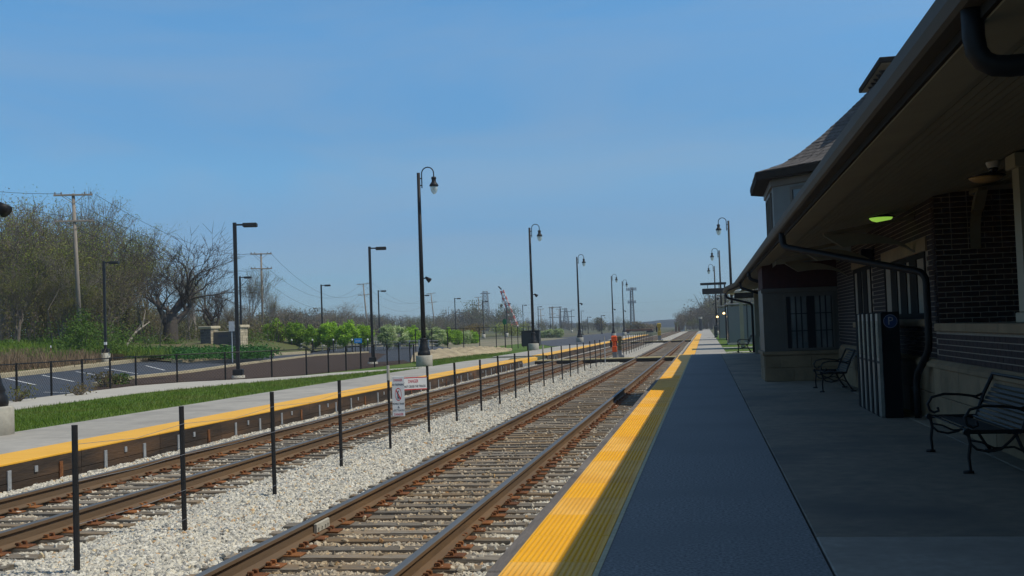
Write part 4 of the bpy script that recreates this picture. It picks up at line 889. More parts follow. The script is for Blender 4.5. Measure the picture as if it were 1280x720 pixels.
# --- black chain link fence along the path
cl = thing('chain_link_fence', 'low black chain link fence with a top rail between path and mulch bed', 'fence', (FENCE[0][0], FENCE[0][1], 0))
o0 = np.array([*FENCE[0], 0]); L = 0; segs = []
fpz = [np.array([x, y, 0.0])-o0 for x, y in FENCE]
dist = [0]
for a_, b_ in zip(fpz, fpz[1:]): dist.append(dist[-1]+np.linalg.norm(b_-a_))
def along(s):
    for i in range(len(dist)-1):
        if s <= dist[i+1]+1e-6: return fpz[i]+(fpz[i+1]-fpz[i])*(s-dist[i])/(dist[i+1]-dist[i])
    return fpz[-1]
n = int(dist[-1]/1.95); H = 1.12
pp = [along(dist[-1]*k/n) for k in range(n+1)]
a = MB(); a.tube([(0,0,-.2),(0,0,H)], .035, 8); me = a.mesh('post', X['black'])
for p in pp: link('post', me, cl, tuple(p))
wm_ = MB()
for p, q in zip(pp, pp[1:]):
    a = MB(); a.tube([p+(0,0,H-.03), q+(0,0,H-.03)], .022, 6); a.build('top_rail', X['black'], cl)
    L = np.linalg.norm(q-p); u = (q-p)/L; st = .13
    for k in range(int((L+H)/st)+1):
        s = k*st
        for sg in (1, -1):
            s0, s1 = max(0, s-H+.08), min(L, s); z0, z1 = .04+(s-s1), .04+(s-s0)
            if s1 <= s0: continue
            A, B = (p+u*s0+(0,0,z1), p+u*s1+(0,0,z0)) if sg == 1 else (p+u*(L-s0)+(0,0,z1), p+u*(L-s1)+(0,0,z0))
            wm_.tube([A, B], .0028, 3, False)
o = wm_.build('wire_mesh', X['black'], cl); stuff(o)
t = thing('fence_end_post', 'taller black post ending the chain link fence beside the sand', 'post', (-16.0, 58.2, 0)); a = MB(); a.tube([(0,0,-.2),(0,0,.95)], .045, 8); a.build('post', X['black'], t); a = MB(); a.lathe([(.05,.95),(.05,.98),(0,1.02)], 8); a.build('cap', X['black'], t)
# --- second dark fence farther on, between lot and railway lawn
cl2 = thing('chain_link_fence', 'dark fence running along the car park beyond the sand', 'fence', (-19.5, 78, 0))
pts2 = [gz(u, v, 0) for u, v in ((520,444),(560,441.5),(600,440),(640,436.5),(668,432.5))]
P = []
for a_, b_ in zip(pts2, pts2[1:]):
    m_ = max(2, int(np.linalg.norm(b_-a_)/2.8)); P += [a_+(b_-a_)*k/m_ for k in range(m_)]
P.append(pts2[-1]); oo = np.array([-19.5, 78, 0]); a = MB(); a.tube([(0,0,-.2),(0,0,1.9)], .035, 6); me = a.mesh('post', X['black'])
for p in P: link('post', me, cl2, tuple(p-oo))
a = MB()
for p, q in zip(P, P[1:]): a.tube([p-oo+(0,0,1.86), q-oo+(0,0,1.86)], .022, 5); a.tube([p-oo+(0,0,.95), q-oo+(0,0,.95)], .012, 5)
a.build('rails', X['black'], cl2)
# --- guard rail, path lights and blue sign near the round trees
def lotpt(u, v): return gl(u, v)
gr = thing('guard_rail', 'pale metal guard rail curving round in front of the round trees', 'guard rail', (0, 0, 0)); G = [lotpt(u, v) for u, v in ((376,441.5),(379,440),(386,439.3),(420,438.5),(460,437.5),(500,436.5),(548,435.8))]
for z in (.75, .45):
    a = MB(); a.tube([p+(0,0,z) for p in G], .05, 6); a.build('rail', X['conc2'], gr)
a = MB(); a.box(-.05,-.05,-.1,.05,.05,.85); me = a.mesh('post', X['galv'])
for p, q in zip(G[2:], G[3:]):
    for k in range(4): link('post', me, gr, tuple(p+(q-p)*k/4))
for u, d in zip((337, 365, 391, 417, 440.5, 460), ('by the first round tree', 'by the second round tree', 'by the smallest round tree', 'right of the car park light', 'by the blue sign', 'behind the car park light in the mulch')):
    x, y = lotpt(u, 440.5)[:2]; z = lot_z(x); t = thing('path_light', 'small bollard light with a white head '+d, 'bollard light', (x, y, z), 0, 'bollard lights by the round trees')
    a = MB(); a.tube([(0,0,0),(0,0,1.0)], .05, 8); a.build('post', X['bronze'], t); a = MB(); a.lathe([(.06,1.0),(.075,1.05),(.065,1.13),(0,1.15)], 10); a.build('head', X['white'], t)
p = lotpt(448, 440); t = thing('blue_sign', 'small blue panel sign on two posts in front of the round trees', 'sign', (p[0], p[1], p[2]), R(8))
a = MB(); a.bbox(-.33, -.02, .75, .33, .02, 1.15, .005); pan = a.build('panel', X['blue'], t)
for s in (-.25, .25): a = MB(); a.tube([(s,.03,0),(s,.03,1.1)], .03, 6); a.build('leg', X['bronze'], t)
for z in (.99, .90): a = MB(); a.box(-.24, -.024, z-.012, .2, -.0205, z+.012); link('text_line', a.mesh('text_line', X['white']), pan)
p = gz(632, 438, 0); t = thing('round_green_sign', 'round green sign on a thin post before the crane', 'sign', (p[0], p[1], 0)); zt = top_z(632, 399, RM[2]@(p-EYE))
a = MB(); a.tube([(0,0,0),(0,0,zt)], .045, 6); a.build('post', X['bronze'], t); a = MB(); rr = .24
a.add([(rr*.7*math.cos(2*math.pi*k/16), yq, zt+rr*math.sin(2*math.pi*k/16)-.2) for yq in (-.07, -.03) for k in range(16)], [tuple(range(16)), tuple(range(16, 32))[::-1]]+[(k, (k+1) % 16, 16+(k+1) % 16, 16+k) for k in range(16)]); a.build('disc', X['gsign'], t)
# marker stakes on the bank
p = gl(74, 459); t = thing('marker_post', 'thin brown marker post with a white tip in front of the dry brush', 'post', (p[0]-1.5, p[1]+1.5, lot_z(p[0])+.2)); a = MB(); a.tube([(0,0,0),(0,0,.95)], .03, 6); a.build('post', X['rust'], t); a = MB(); a.tube([(0,0,.95),(0,0,1.08)], .035, 6); a.build('white_tip', X['white'], t)
# --- entrance sign: two stone pillars and a panel between
p0, p1 = gl(259, 445), gl(303, 443); D0 = 84.0
x0, y0 = col(262, D0); x1, y1 = col(298.5, D0-1); zb = .75
sgn = thing('entrance_sign', 'stone pillared entrance sign with a dark lettered panel over a green planting', 'sign', (x0, y0, zb)); vv = np.array([x1-x0, y1-y0]); LL = np.linalg.norm(vv); sgn.rotation_euler = (0, 0, math.atan2(vv[1], vv[0]))
for xc in (0, LL):
    a = MB(); a.box(-.46+xc, -.46, -.9, .46+xc, .46, 1.74); pil = a.build('pillar', X['mortar'], sgn); pil.location = (0,0,0)
    for r in range(9):
        z = -.05+r*.2
        for side in range(4):
            w = -.48
            while w < .44:
                L_ = RNG.uniform(.2, .42); e = min(.48, w+L_); c = MB(); d = RNG.uniform(.485, .51); mt_ = X['signstone2'] if (side == 1) else X['signstone']  # sun-facing pillar side takes the paler stone: sunlight put into the colour
                if side == 0: c.bbox(xc+w+.01, -d, z+.01, xc+e-.01, -.46, z+.19, .01)
                elif side == 1: c.bbox(xc+.46, w+.01, z+.01, xc+d, e-.01, z+.19, .01)
                elif side == 2: break
                else: c.bbox(xc-d, w+.01, z+.01, xc-.46, e-.01, z+.19, .01)
                link('stone', c.mesh('stone', mt_), pil); w = e
    a = MB(); a.bbox(xc-.60, -.60, 1.75, xc+.60, .60, 1.96, .03); a.build('capstone', X['signstone2'], sgn)
a = MB(); a.box(.5, -.12, .55, LL-.5, .12, 1.45)
n_ = 10; a.add([(.5+(LL-1)*k/n_, yq, .55-(.0 if 0 < k < n_ else .5)) for yq in (-.12, .12) for k in range(n_+1)], []); pan = a.build('panel', X['signpanel'], sgn)
a = MB(); a.bbox(.5, -.16, 1.45, LL-.5, .16, 1.53, .02); a.build('panel_rail', X['signstone2'], sgn)
a = MB()
for k in range(9):
    w0, w1 = math.pi*k/9, math.pi*(k+1)/9; mx_ = LL/2
    a.add([(mx_-.9*math.cos(w0), yq, .12+.42*math.sin(w0)) for yq in (-.13,)]+[(mx_-.9*math.cos(w1), -.13, .12+.42*math.sin(w1)), (mx_-.9*math.cos(w1), -.13, .56), (mx_-.9*math.cos(w0), -.13, .56)], [(0,1,2,3)])
a.build('arch', X['signpanel'], sgn)
lettering('STATION', .27, X['pblue'], pan, (LL/2, -.125, 1.15), wmax=.85)
a = MB(); a.bbox(-.9, -.6, -.9, LL+1.1, .6, .03, .02); a.build('plinth', X['signstone2'], sgn)
p = gl(266, 447); t = thing('grey_notice', 'pale grey notice on a thin post in front of the entrance sign', 'sign', (*col(290, 62)[:2], .3), R(25)); a = MB(); a.tube([(0,0,0),(0,0,2.3)], .035, 6); a.build('post', X['galv'], t); a = MB(); a.bbox(-.16, -.06, 1.78, .16, -.04, 2.35, .004); a.build('plate', X['galv'], t)

# --- utility poles, wires, masts
def utility(label, u, vtop, vbot, D, arms, lean=0.0, r=.15, rz=.35, zb=0.0):
    x, y = col(u, D); zt = top_z(u, vtop, D); t = thing('utility_pole', label, 'utility pole', (x, y, zb), rz, 'wooden utility poles'); Hh = zt-zb
    t.rotation_euler = (0, lean, rz)
    a = MB(); a.tube([(0,0,-.3),(0,0,Hh)], [r, r*.62], 8); a.build('pole', X['wood'], t, True)
    for k, dz in enumerate(arms):
        a = MB(); a.bbox(-1.25, -.06-r*.7, Hh-dz-.06, 1.25, .06-r*.7, Hh-dz+.06, .01); ar = a.build('crossarm', X['wood'], t)
        for s in (-1.15, -.75, .75, 1.15): b = MB(); b.lathe([(.05,0),(.06,.08),(.03,.16),(0,.17)], 6, (s, -r*.7, Hh-dz+.06)); link('insulator', b.mesh('insulator', X['steel']), ar)
        b = MB(); b.tube([(-.7,-r*.7,Hh-dz-.06),(0,-r*.7,Hh-dz-.6)], .02, 4); b.tube([(.7,-r*.7,Hh-dz-.06),(0,-r*.7,Hh-dz-.6)], .02, 4); link('arm_brace', b.mesh('arm_brace', X['wood']), ar)
    return np.array([x, y, zt]), rz
A0, _ = utility('tall weathered utility pole with two crossarms in front of the woods', 101, 241, 430, 74, (.1, 1.9), R(-1.6)*1, .17, .5, 1.2)
A1, _ = utility('grey utility pole with two crossarms right of the bare oak', 329, 316, 440, 128, (.1, 1.85), 0, .16, .5)
A2, _ = utility('leaning utility pole half hidden by the car park light', 461, 354, 436, 210, (.1, 2.2), R(-4), .18, .5)
A3, _ = utility('leaning utility pole rising above the round trees by the gooseneck lamp', 545, 366, 412, 300, (.1, 2.6), R(-5), .2, .5)
for i, (u, v, D, l_) in enumerate(((600,371,330,'paired'),(605,378,340,'shorter of the pair'),(634,377,350,'in front of the crane'),(677,386,380,'behind the second gooseneck lamp'),(691,384,385,'before the far woods'),(700,386,400,'next to the two legged frame'))):
    utility('distant utility pole with crossarms, '+l_, u, v, 412, D, (.1, 2.4), R(-1), .2, .5)
# two legged transmission frame
D = 400; t = thing('transmission_frame', 'distant two legged transmission frame over the white blossom trees', 'pylon', (*col(697, D), 0))
xa_, ya_ = col(691.5, D); xb_, yb_ = col(701, D); o_ = np.array(t.location); zt = top_z(695, 383, D)
for (x, y, tp) in ((xa_, ya_, 'leg'), (xb_, yb_, 'leg')): a = MB(); a.tube([np.array((x,y,0))-o_, np.array((x,y,zt))-o_], [.28,.18], 6); a.build('leg', X['steel'], t)
for z in (zt-.3, zt-4.0): a = MB(); a.tube([np.array((xa_-1.4,ya_,z))-o_, np.array((xb_+.6,yb_,z))-o_], .16, 5); a.build('crossarm', X['steel'], t)
def lattice(t, w0, w1, H, n, m, r=.05, name='lattice'):
    a = MB()
    for k in range(n):
        z0, z1 = H*k/n, H*(k+1)/n; q0, q1 = w0+(w1-w0)*k/n, w0+(w1-w0)*(k+1)/n; c0 = [(-q0,-q0),(q0,-q0),(q0,q0),(-q0,q0)]; c1 = [(-q1,-q1),(q1,-q1),(q1,q1),(-q1,q1)]
        for i in range(4):
            j = (i+1) % 4; a.tube([(*c0[i],z0),(*c1[i],z1)], r, 4, False); a.tube([(*c0[i],z0),(*c1[j],z1)], r*.6, 3, False); a.tube([(*c0[j],z0),(*c1[i],z1)], r*.6, 3, False); a.tube([(*c1[i],z1),(*c1[j],z1)], r*.6, 3, False)
    return a.build(name, m, t)
D = 420; t = thing('lattice_pylon', 'slender steel lattice pylon beside the paired utility poles', 'pylon', (*col(608, D), 0)); H_ = top_z(608, 364, D); lattice(t, 1.9, .8, H_, 12, X['steel'], .10); a = MB(); a.box(-2.0,-.1,H_-1,2.0,.1,H_-.7); a.build('crossarm', X['steel'], t)
D = 420; t = thing('lattice_pylon', 'small steel pylon with stepped crossarms past the two legged frame', 'pylon', (*col(708, D), 0)); H_ = top_z(708, 385, D); lattice(t, 1.6, .4, H_, 10, X['steel'], .1)
for z, w_ in ((H_-1.5,2.4),(H_-3.5,3.4),(H_-5.5,2.6)): a = MB(); a.box(-w_,-.12,z,w_,.12,z+.22); a.build('crossarm', X['steel'], t)
D = 330; t = thing('cell_tower', 'grey two legged cell tower with antenna clusters near the last gooseneck lamp', 'mast', (*col(791, D), 0), 0); H_ = top_z(790, 359, D)
for s, x_ in ((-1, -.75), (1, .75)): a = MB(); a.tube([(s*.62,0,0),(s*.30,0,H_)], [.26,.18], 8); a.build('leg', X['steel'], t)
lattice(t, .55, .28, H_, 16, X['steel'], .06)
for z, w_, n_ in ((H_-.7, 1.35, 6), (H_-4.6, 1.05, 5)):
    for k in range(n_):
        x_ = -w_+2*w_*k/(n_-1); a = MB(); a.bbox(x_-.2, -.5+.3*(k % 2), z-.35, x_+.2, -.2+.3*(k % 2), z+.6, .03); a.build('antenna', X['galv'], t)
    a = MB(); a.box(-w_, -.1, z, w_, .1, z+.16); a.build('platform', X['steel'], t)
# power wires with sag
def span(label, pairs, sag):
    t = thing('power_line', label, 'power line', (0,0,0), 0, 'power lines'); 
    for a_, b_ in pairs:
        a_, b_ = np.array(a_), np.array(b_); m = MB(); pts = [a_+(b_-a_)*s+np.array([0,0,-sag*4*s*(1-s)]) for s in np.linspace(0, 1, 14)]; m.tube(pts, .016, 3, False); m.build('wire', X['line'], t)
Lf = np.array([*col(-160, 80), 0]); 
def offs(p, s, dz): return p+np.array([math.cos(.5)*s, math.sin(.5)*s, -dz])
span('sagging power wires running in from the picture edge to the tall weathered pole', [((Lf[0], Lf[1], top_z(-160, 205, 80)), offs(A0, s, dz)) for s, dz in ((-1.1,0),(1.1,1.8))], .6)
span('sagging power wires from the tall weathered pole to the grey pole', [(offs(A0, s, dz), offs(A1, s, dz)) for s, dz in ((-1.1,0),(1.1,0),(-1.1,1.8),(1.1,1.8))], 1.6)
span('sagging power wires from the grey pole to the leaning pole', [(offs(A1, s, dz), offs(A2, s, dz)) for s, dz in ((-1.1,0),(1.1,0),(-1.1,1.8))], 4.0)
span('sagging power wires from the leaning pole across the distance', [(offs(A2, s, dz), offs(A3, s, dz)) for s, dz in ((-1.1,0),(1.1,0),(-1.1,1.8))], 3.5)
e0, e1 = np.array([*col(560, 420), 0]), np.array([*col(960, 330), 0])
span('faint high power wires crossing behind the cell tower', [((*col(540, 460), top_z(540, v0, 460)), (*col(990, 400), top_z(990, v1, 400))) for v0, v1 in ((376,364),(386,376),(398,392))], 3)
# crane
D = 300; xb, yb = col(648, D); t = thing('lattice_crane', 'red and white lattice boom crane rising above the far trees', 'crane', (xb, yb, 0)); zt = top_z(629, 363, D); xt, yt = col(629, D)
tp = np.array([xt-xb, yt-yb, zt]); Lc = np.linalg.norm(tp); u = tp/Lc; s1 = np.cross(u, [0,1,0]); s1 /= np.linalg.norm(s1); s2 = np.cross(u, s1)
for k in range(14):
    m = MB(); f0, f1 = k/14, (k+1)/14; w0, w1 = (.85*(1-.55*f0), .85*(1-.55*f1)); q = lambda f, w, i: tp*f+s1*w*(1 if i in (0,1) else -1)+s2*w*(1 if i in (0,3) else -1)
    for i in range(4):
        j = (i+1) % 4; m.tube([q(f0,w0,i), q(f1,w1,i)], .13, 4, False); m.tube([q(f0,w0,i), q(f1,w1,j)], .08, 3, False)
    m.build('boom_section', X['crane'] if k % 2 else X['cranew'], t)
m = MB(); m.bbox(-1.5, -1.2, .6, 1.8, 1.2, 2.4, .2); m.build('cab', X['steel'], t); m = MB(); m.bbox(-2.4, -1.8, 0, 2.8, 1.8, .8, .1); m.build('tracks', X['black'], t)
m = MB(); m.tube([tp+u*.3, tp+u*1.4+s1*.5], .2, 5); m.tube([tp, tp-(0,0,3.4)], .08, 4); m.lathe([(0,-.5),(.5,0),(0,.5)], 8, tuple(tp-(0.3,0,4.2))); m.build('hook_block', X['black'], t)

# ------------------------------------------------------------------ beyond the building
sh = thing('glass_shelter', 'grey glazed platform shelter with dark posts standing on the grass', 'shelter', (1.62, 79.5, 0))
def panel(t, x0, y0, x1, y1, z0, z1): m = MB(); m.box(min(x0,x1)-.01, min(y0,y1)-.01, z0, max(x0,x1)+.01, max(y0,y1)+.01, z1); m.build('glass_panel', X['shelterglass'], t)
for k in range(3): panel(sh, .05+k*1.35, 0, .05+k*1.35+1.27, 0, .12, 2.75)
for k in range(3): panel(sh, 0, .1+k*1.4, 0, .1+k*1.4+1.3, .12, 2.75); panel(sh, 4.1, .1+k*1.4, 4.1, .1+k*1.4+1.3, .12, 2.75)
for k in range(4):
    for y in (0, 4.25): m = MB(); m.bbox(k*1.365-.03, y-.04, 0, k*1.365+.03, y+.04, 2.85, .005); m.build('post', X['bronze'], sh)
m = MB(); m.bbox(-.15, -.15, 2.85, 4.25, 4.4, 2.95, .02); m.build('roof', X['grey'], sh)
m = MB(); m.bbox(-.05, -.05, -.02, 4.15, 4.3, .1, .01); m.build('kerb_base', X['conc3'], sh)
sh2 = thing('glass_shelter', 'second grey glazed shelter farther along the walk', 'shelter', (1.30, 104, 0))
for k in range(3): panel(sh2, .05+k*1.35, 0, .05+k*1.35+1.27, 0, .1, 3.0); panel(sh2, 0, .1+k*1.4, 0, .1+k*1.4+1.3, .1, 3.0)
for k in range(4): m = MB(); m.bbox(k*1.365-.03, -.04, 0, k*1.365+.03, .04, 3.1, .005); m.build('post', X['bronze'], sh2)
m = MB(); m.bbox(-.15, -.15, 3.1, 4.25, 4.4, 3.2, .02); m.build('roof', X['grey'], sh2)
for (u, v, D, d) in ((905.3, 391.5, 92, 'on the first glazed shelter'), (897, 396, 104, 'on the second glazed shelter')):
    x, y = col(u, D); t = thing('wall_lamp', 'small lit warm lamp '+d, 'lamp', (x, y, top_z(u, v, D)), 0, 'lit lamps on the shelters'); m = MB(); m.lathe([(0,.1),(.09,.04),(.09,-.06),(0,-.09)], 8); m.build('bulb', X['lit2'], t); m = MB(); m.lathe([(.12,.09),(.12,.12),(0,.16)], 8); m.build('hood', X['black'], t)
t = thing('platform_sign', 'black double bar platform sign on an arm beside the walk', 'sign', (1.85, 99, 0), 0)
m = MB(); m.tube([(0,0,0),(0,0,5.2)], .07, 8); m.build('post', X['black'], t)
m = MB(); m.bbox(-2.15, -.06, 5.02, .15, .06, 5.24, .02); m.build('arm', X['black'], t); m = MB(); m.bbox(-2.0, -.14, 4.2, 0.0, .14, 4.72, .05); m.build('sign_box', X['black'], t)
for x_ in (-1.5, -.5): m = MB(); m.tube([(x_,0,4.7),(x_,0,5.04)], .03, 5); m.build('hanger', X['black'], t)
t = thing('iron_railing', 'short black iron railing at the far end of the walk', 'railing', (.95, 118, 0))
for k in range(12): m = MB(); m.tube([(.03*k, .5*k, 0), (.03*k, .5*k, 1.25)], .035, 5); m.build('picket', X['black'], t)
m = MB(); m.tube([(0,0,1.2),(.36,6,1.2)], .04, 5); m.tube([(0,0,.2),(.36,6,.2)], .04, 5); m.build('rail', X['black'], t)
t = thing('bollard', 'small dark bollard with a pale cap on the far walk', 'bollard', (-1.0, 240, 0)); m = MB(); m.lathe([(.35,0),(.35,2.6),(0,2.6)], 8); m.build('post', X['bronze'], t); m = MB(); m.lathe([(.4,2.6),(.4,3.0),(0,3.0)], 8); m.build('cap', X['conc3'], t)
t = thing('concrete_stub', 'low square concrete block beside the lamp base on the grass', 'block', (2.75, 82.6, 0)); m = MB(); m.bbox(-.22, -.22, -.1, .22, .22, .62, .03); m.build('block', X['conc3'], t); m = MB(); m.lathe([(0,.62),(.12,.62),(.1,.66),(0,.67)], 10); m.build('cover', X['galv'], t)
t = thing('far_canopy', 'dark flat canopy beam with a pale roof past the building end', 'canopy', (1.9, 66, 0))
m = MB(); m.bbox(-.1, 0, 3.02, 4.5, .5, 3.34, .02); m.build('beam', X['fascia'], t); m = MB(); m.bbox(-.3, -.1, 3.342, 4.7, 4, 3.5, .02); m.build('roof', X['conc3'], t)
for x_ in (.15, 4.2): m = MB(); m.bbox(x_, .1, 0, x_+.22, .32, 3.02, .01); m.build('column', X['trim'], t)
# wagons / sheds in the distance beside the far track
D = 330
for u, v, w_, h_, m_, lab, cat in ((844.8,413,.6,2.3,'rust','tall rusty red relay tower beside the far track','tower'),(848.8,413,.7,1.7,'rust','lower rust brown hut beside the far track','hut'),(852.8,412.5,1.6,1.5,'galv','pale grey trackside shed in the distance','shed')):
    x, y = col(u, D); t = thing(cat if cat != 'tower' else 'relay_tower', lab, cat, (x, y, top_z(u, v, D))); m = MB(); m.bbox(-w_/2, -1, -1, w_/2, 1.4, h_, .1); m.build('wall', X[m_], t); m = MB(); m.prism([(-w_/2-.05,h_),(w_/2+.05,h_),(0,h_+.25)], -1.1, 1.5); m.build('roof', X['steel'], t)
x, y = col(797, 250); t = thing('flat_wagon', 'rust brown low wagon standing beside the far platform end', 'wagon', (x, y, 0), R(0)); m = MB(); m.bbox(-3.4, -1, .3, 3.4, 1.2, .8, .05); m.build('deck', X['rust'], t)
for s in (-2.8, 2.8):
    m = MB(); m.bbox(s-.8, -.9, -.3, s+.8, 1, .3, .1); m.build('bogie', X['black'], t)
# ================================================================== trees and plants
def grow(seed, H, spread, levels, kids, trunk_r, trunk_h, up=.35, wob=.18, sides=(7,5,4,3,3,3), tips=None, droop=0.0):
    rr = random.Random(seed); m = MB(); T = []
    def rvec(): return np.array([rr.gauss(0,1), rr.gauss(0,1), rr.gauss(0,1)])
    def branch(p, d, L, r, lv):
        n = max(2, 5-lv) if lv < 4 else 1; pts = [p]; rs = [r]; q = p; dd = d
        for i in range(n):
            dd = dd+rvec()*wob*(1 if lv else .35)+np.array([0,0,up*.22 if lv > 0 else .1])-np.array([0,0,droop*lv*.05]); dd = dd/np.linalg.norm(dd); q = q+dd*L/n; pts.append(q); rs.append(r*(1-(.55 if lv else .3)*(i+1)/n))
        m.tube(pts, rs, sides[min(lv, 5)], False)
        if lv >= levels: T.append((pts[-1], dd)); return
        k = kids[min(lv, len(kids)-1)]
        for j in range(k):
            s = 1.0 if (j < 2) else rr.uniform(.35, 1); i = min(n-1, int(s*n)) if s < 1 else n-1; f = s*n-i if s < 1 else 1; f = min(max(f, 0), 1)
            base = pts[i]*(1-f)+pts[i+1]*f; az = rr.uniform(0, 6.28); out = rvec(); out -= dd*out.dot(dd); out /= np.linalg.norm(out)
            ang = rr.uniform(.35, .95)*spread; nd = dd*math.cos(ang)+out*math.sin(ang); nd[2] += up*(.5 if lv < 2 else .25); nd /= np.linalg.norm(nd)
            branch(base, nd, L*rr.uniform(.58, .86)*(1.0 if lv else H), max(rs[i]*rr.uniform(.5, .68), .017), lv+1)
    branch(np.zeros(3), np.array([rr.uniform(-.08,.08), rr.uniform(-.08,.08), 1.0]), trunk_h, trunk_r, 0)
    return m, T
def leaf_cloud(T, n, size, spread, seed, z_min=-1e9):
    g = np.random.default_rng(seed); P = np.array([t[0] for t in T]); m = MB(); idx = g.integers(0, len(P), n)
    c = P[idx]+g.normal(0, spread, (n, 3)); nrm = g.normal(0, 1, (n, 3)); nrm /= np.linalg.norm(nrm, axis=1)[:, None]; a = np.cross(nrm, g.normal(0, 1, (n, 3))); a /= np.linalg.norm(a, axis=1)[:, None]; b = np.cross(nrm, a); s = size*g.uniform(.6, 1.5, n)[:, None]
    V = np.stack([c-a*s, c+b*s*.6, c+a*s, c-b*s*.6], 1).reshape(-1, 3); return V, n
def quads(name, V, n, m):
    me = bpy.data.meshes.new(name); me.from_pydata(V.tolist(), [], [(4*i, 4*i+1, 4*i+2, 4*i+3) for i in range(n)]); me.materials.append(m); return me
# bare and budding woodland trees
def wood_proto(seed, H, spread, levels, kids, r, th, leaf, nleaf, barkm, up=.35, wob=.18, lsize=.055, lspread=.30):
    m, T = grow(seed, H, spread, levels, kids, r, th, up, wob); me = m.mesh('trunk', X[barkm], True); zmax = max(v[2] for v in m.v)
    cr = None
    if nleaf: V, n = leaf_cloud(T, nleaf, lsize, lspread, seed); cr = quads('crown', V, n, X[leaf])
    return me, cr, zmax
WP = [wood_proto(19, 1.25, .80, 5, (5,4,4,4,3), .55, 3.0, 'bud', 0, 'oakbark', .42, .22),        # the big bare oak
      wood_proto(23, 1.05, .72, 5, (6,5,4,4,3), .27, 4.6, 'bud', 11000, 'bark', .4, .2),
      wood_proto(37, .95, .66, 5, (6,5,4,4,3), .24, 5.0, 'bud', 15000, 'bark2', .5, .18),
      wood_proto(41, 1.0, .8, 5, (6,5,4,4,3), .29, 4.3, 'budb', 9500, 'bark', .35, .22),
      wood_proto(29, 1.15, .82, 5, (5,5,4,4,3), .42, 3.2, 'bud', 6500, 'bark', .38, .22, .05),
      wood_proto(53, .9, .6, 5, (6,4,4,4,2), .2, 4.8, 'bud', 2600, 'bark2', .55, .2)]
def wood_tree(label, u, vtop, D, k, rz, zb=1.3, group='budding trees of the roadside wood', sx=1.0):
    x, y = col(u, D); s = (top_z(u, vtop, D)-zb)/WP[k][2]
    t = thing('woodland_tree' if k else 'oak_tree', label, 'tree', (x, y, zb), rz, group); t.scale = (s*sx, s*sx, s)
    link('trunk', WP[k][0], t)
    if WP[k][1]: link('crown', WP[k][1], t)
    return t
wt = [('big bare oak with twisting limbs, right of the roadside wood', 214, 274, 92, 0, 1.0, 1.3, 1.5),
 ('bare spreading oak reaching over the stone entrance sign', 268, 318, 104, 0, 3.9, 1.2, 1.0),
 ('slender twiggy tree between the bare oak and the entrance sign', 243, 322, 118, 5, 3.4, 1.1, 1.1),
 ('thin bare tree by the grey utility pole', 312, 332, 120, 5, .3, 1.0, 1.0),
 ('pale slender bare tree right of the grey utility pole', 340, 362, 128, 5, 2.0, 1.0, 1.0),
 ('tall budding tree behind the tall weathered utility pole', 100, 233, 98, 5, .8, 1.3, .9),
 ('olive budding tree at the picture edge under the wires', 5, 240, 84, 4, .5, 1.3, 1.3),
 ('olive budding tree second from the picture edge', 36, 252, 86, 4, 2.2, 1.3, 1.3),
 ('yellowish budding tree short of the tall weathered pole', 68, 254, 90, 4, 4.0, 1.3, 1.2),
 ('grey budding tree just past the tall weathered pole', 132, 264, 88, 4, 1.2, 1.3, 1.25),
 ('bare oak between the weathered pole and the big twisting oak', 158, 272, 96, 0, 3.0, 1.3, 1.35),
 ('brownish budding tree against the bare oak', 182, 288, 112, 5, 5.0, 1.3, 1.1),
 ('low dense budding tree above the dry brush', 22, 318, 74, 1, 1.0, 1.2, 1.3),
 ('low spreading budding tree before the weathered pole', 72, 310, 76, 2, 2.9, 1.2, 1.3),
 ('low brown tree beside the banded car park light', 128, 330, 80, 3, .2, 1.2, 1.3),
 ('small bare tree left of the entrance sign', 238, 345, 96, 5, 1.9, 1.2, 1.1),
 ('small brown tree behind the entrance sign', 290, 362, 112, 3, 4.4, 1.0, 1.2),
 ('low olive tree left of the banded car park light', 100, 345, 78, 1, 4.9, 1.2, 1.3),
 ('small twiggy tree under the bare oak', 184, 368, 104, 3, 2.6, 1.2, 1.2),
 ('tall grey budding tree at the very picture edge of the wood', -8, 243, 100, 3, 1.5, 1.3, 1.3),
 ('grey twiggy tree between the two edge trees of the wood', 22, 246, 104, 1, 3.3, 1.3, 1.3),
 ('grey olive tree behind the yellowish tree of the wood', 50, 249, 106, 3, 5.2, 1.3, 1.3),
 ('broad olive tree directly behind the foot of the weathered pole', 84, 252, 108, 1, .9, 1.3, 1.3),
 ('broad grey tree behind the banded car park light', 144, 268, 108, 2, 2.2, 1.3, 1.3),
 ('round topped grey tree far behind the round green trees', 418, 376, 230, 3, .6, 0, 1.5),
 ('brown tree far behind the first round green tree', 365, 378, 200, 3, 2.6, 0, 1.4)]
for a in wt: wood_tree(a[0], a[1], a[2], a[3], a[4], a[5], a[6], sx=a[7])
# fallen pale limb leaning in the grass
p = np.array([*col(152, 76), 1.0]); q = np.array([*col(188, 80), 0]); q[2] = top_z(188, 402, 80)
m = MB(); mid_ = (p+q)/2+np.array([0,0,.35]); m.tube([p, mid_, q], [.11,.08,.03], 7); m.tube([mid_, mid_+np.array([.6,.3,1.0])], [.07,.02], 5); m.tube([p*.3+q*.7, q+np.array([-.5,.3,.9])], [.05,.02], 5)
tag(m.build('fallen_branch', X['wood']), 'pale fallen branch leaning in the grass under the bare oak', 'branch')
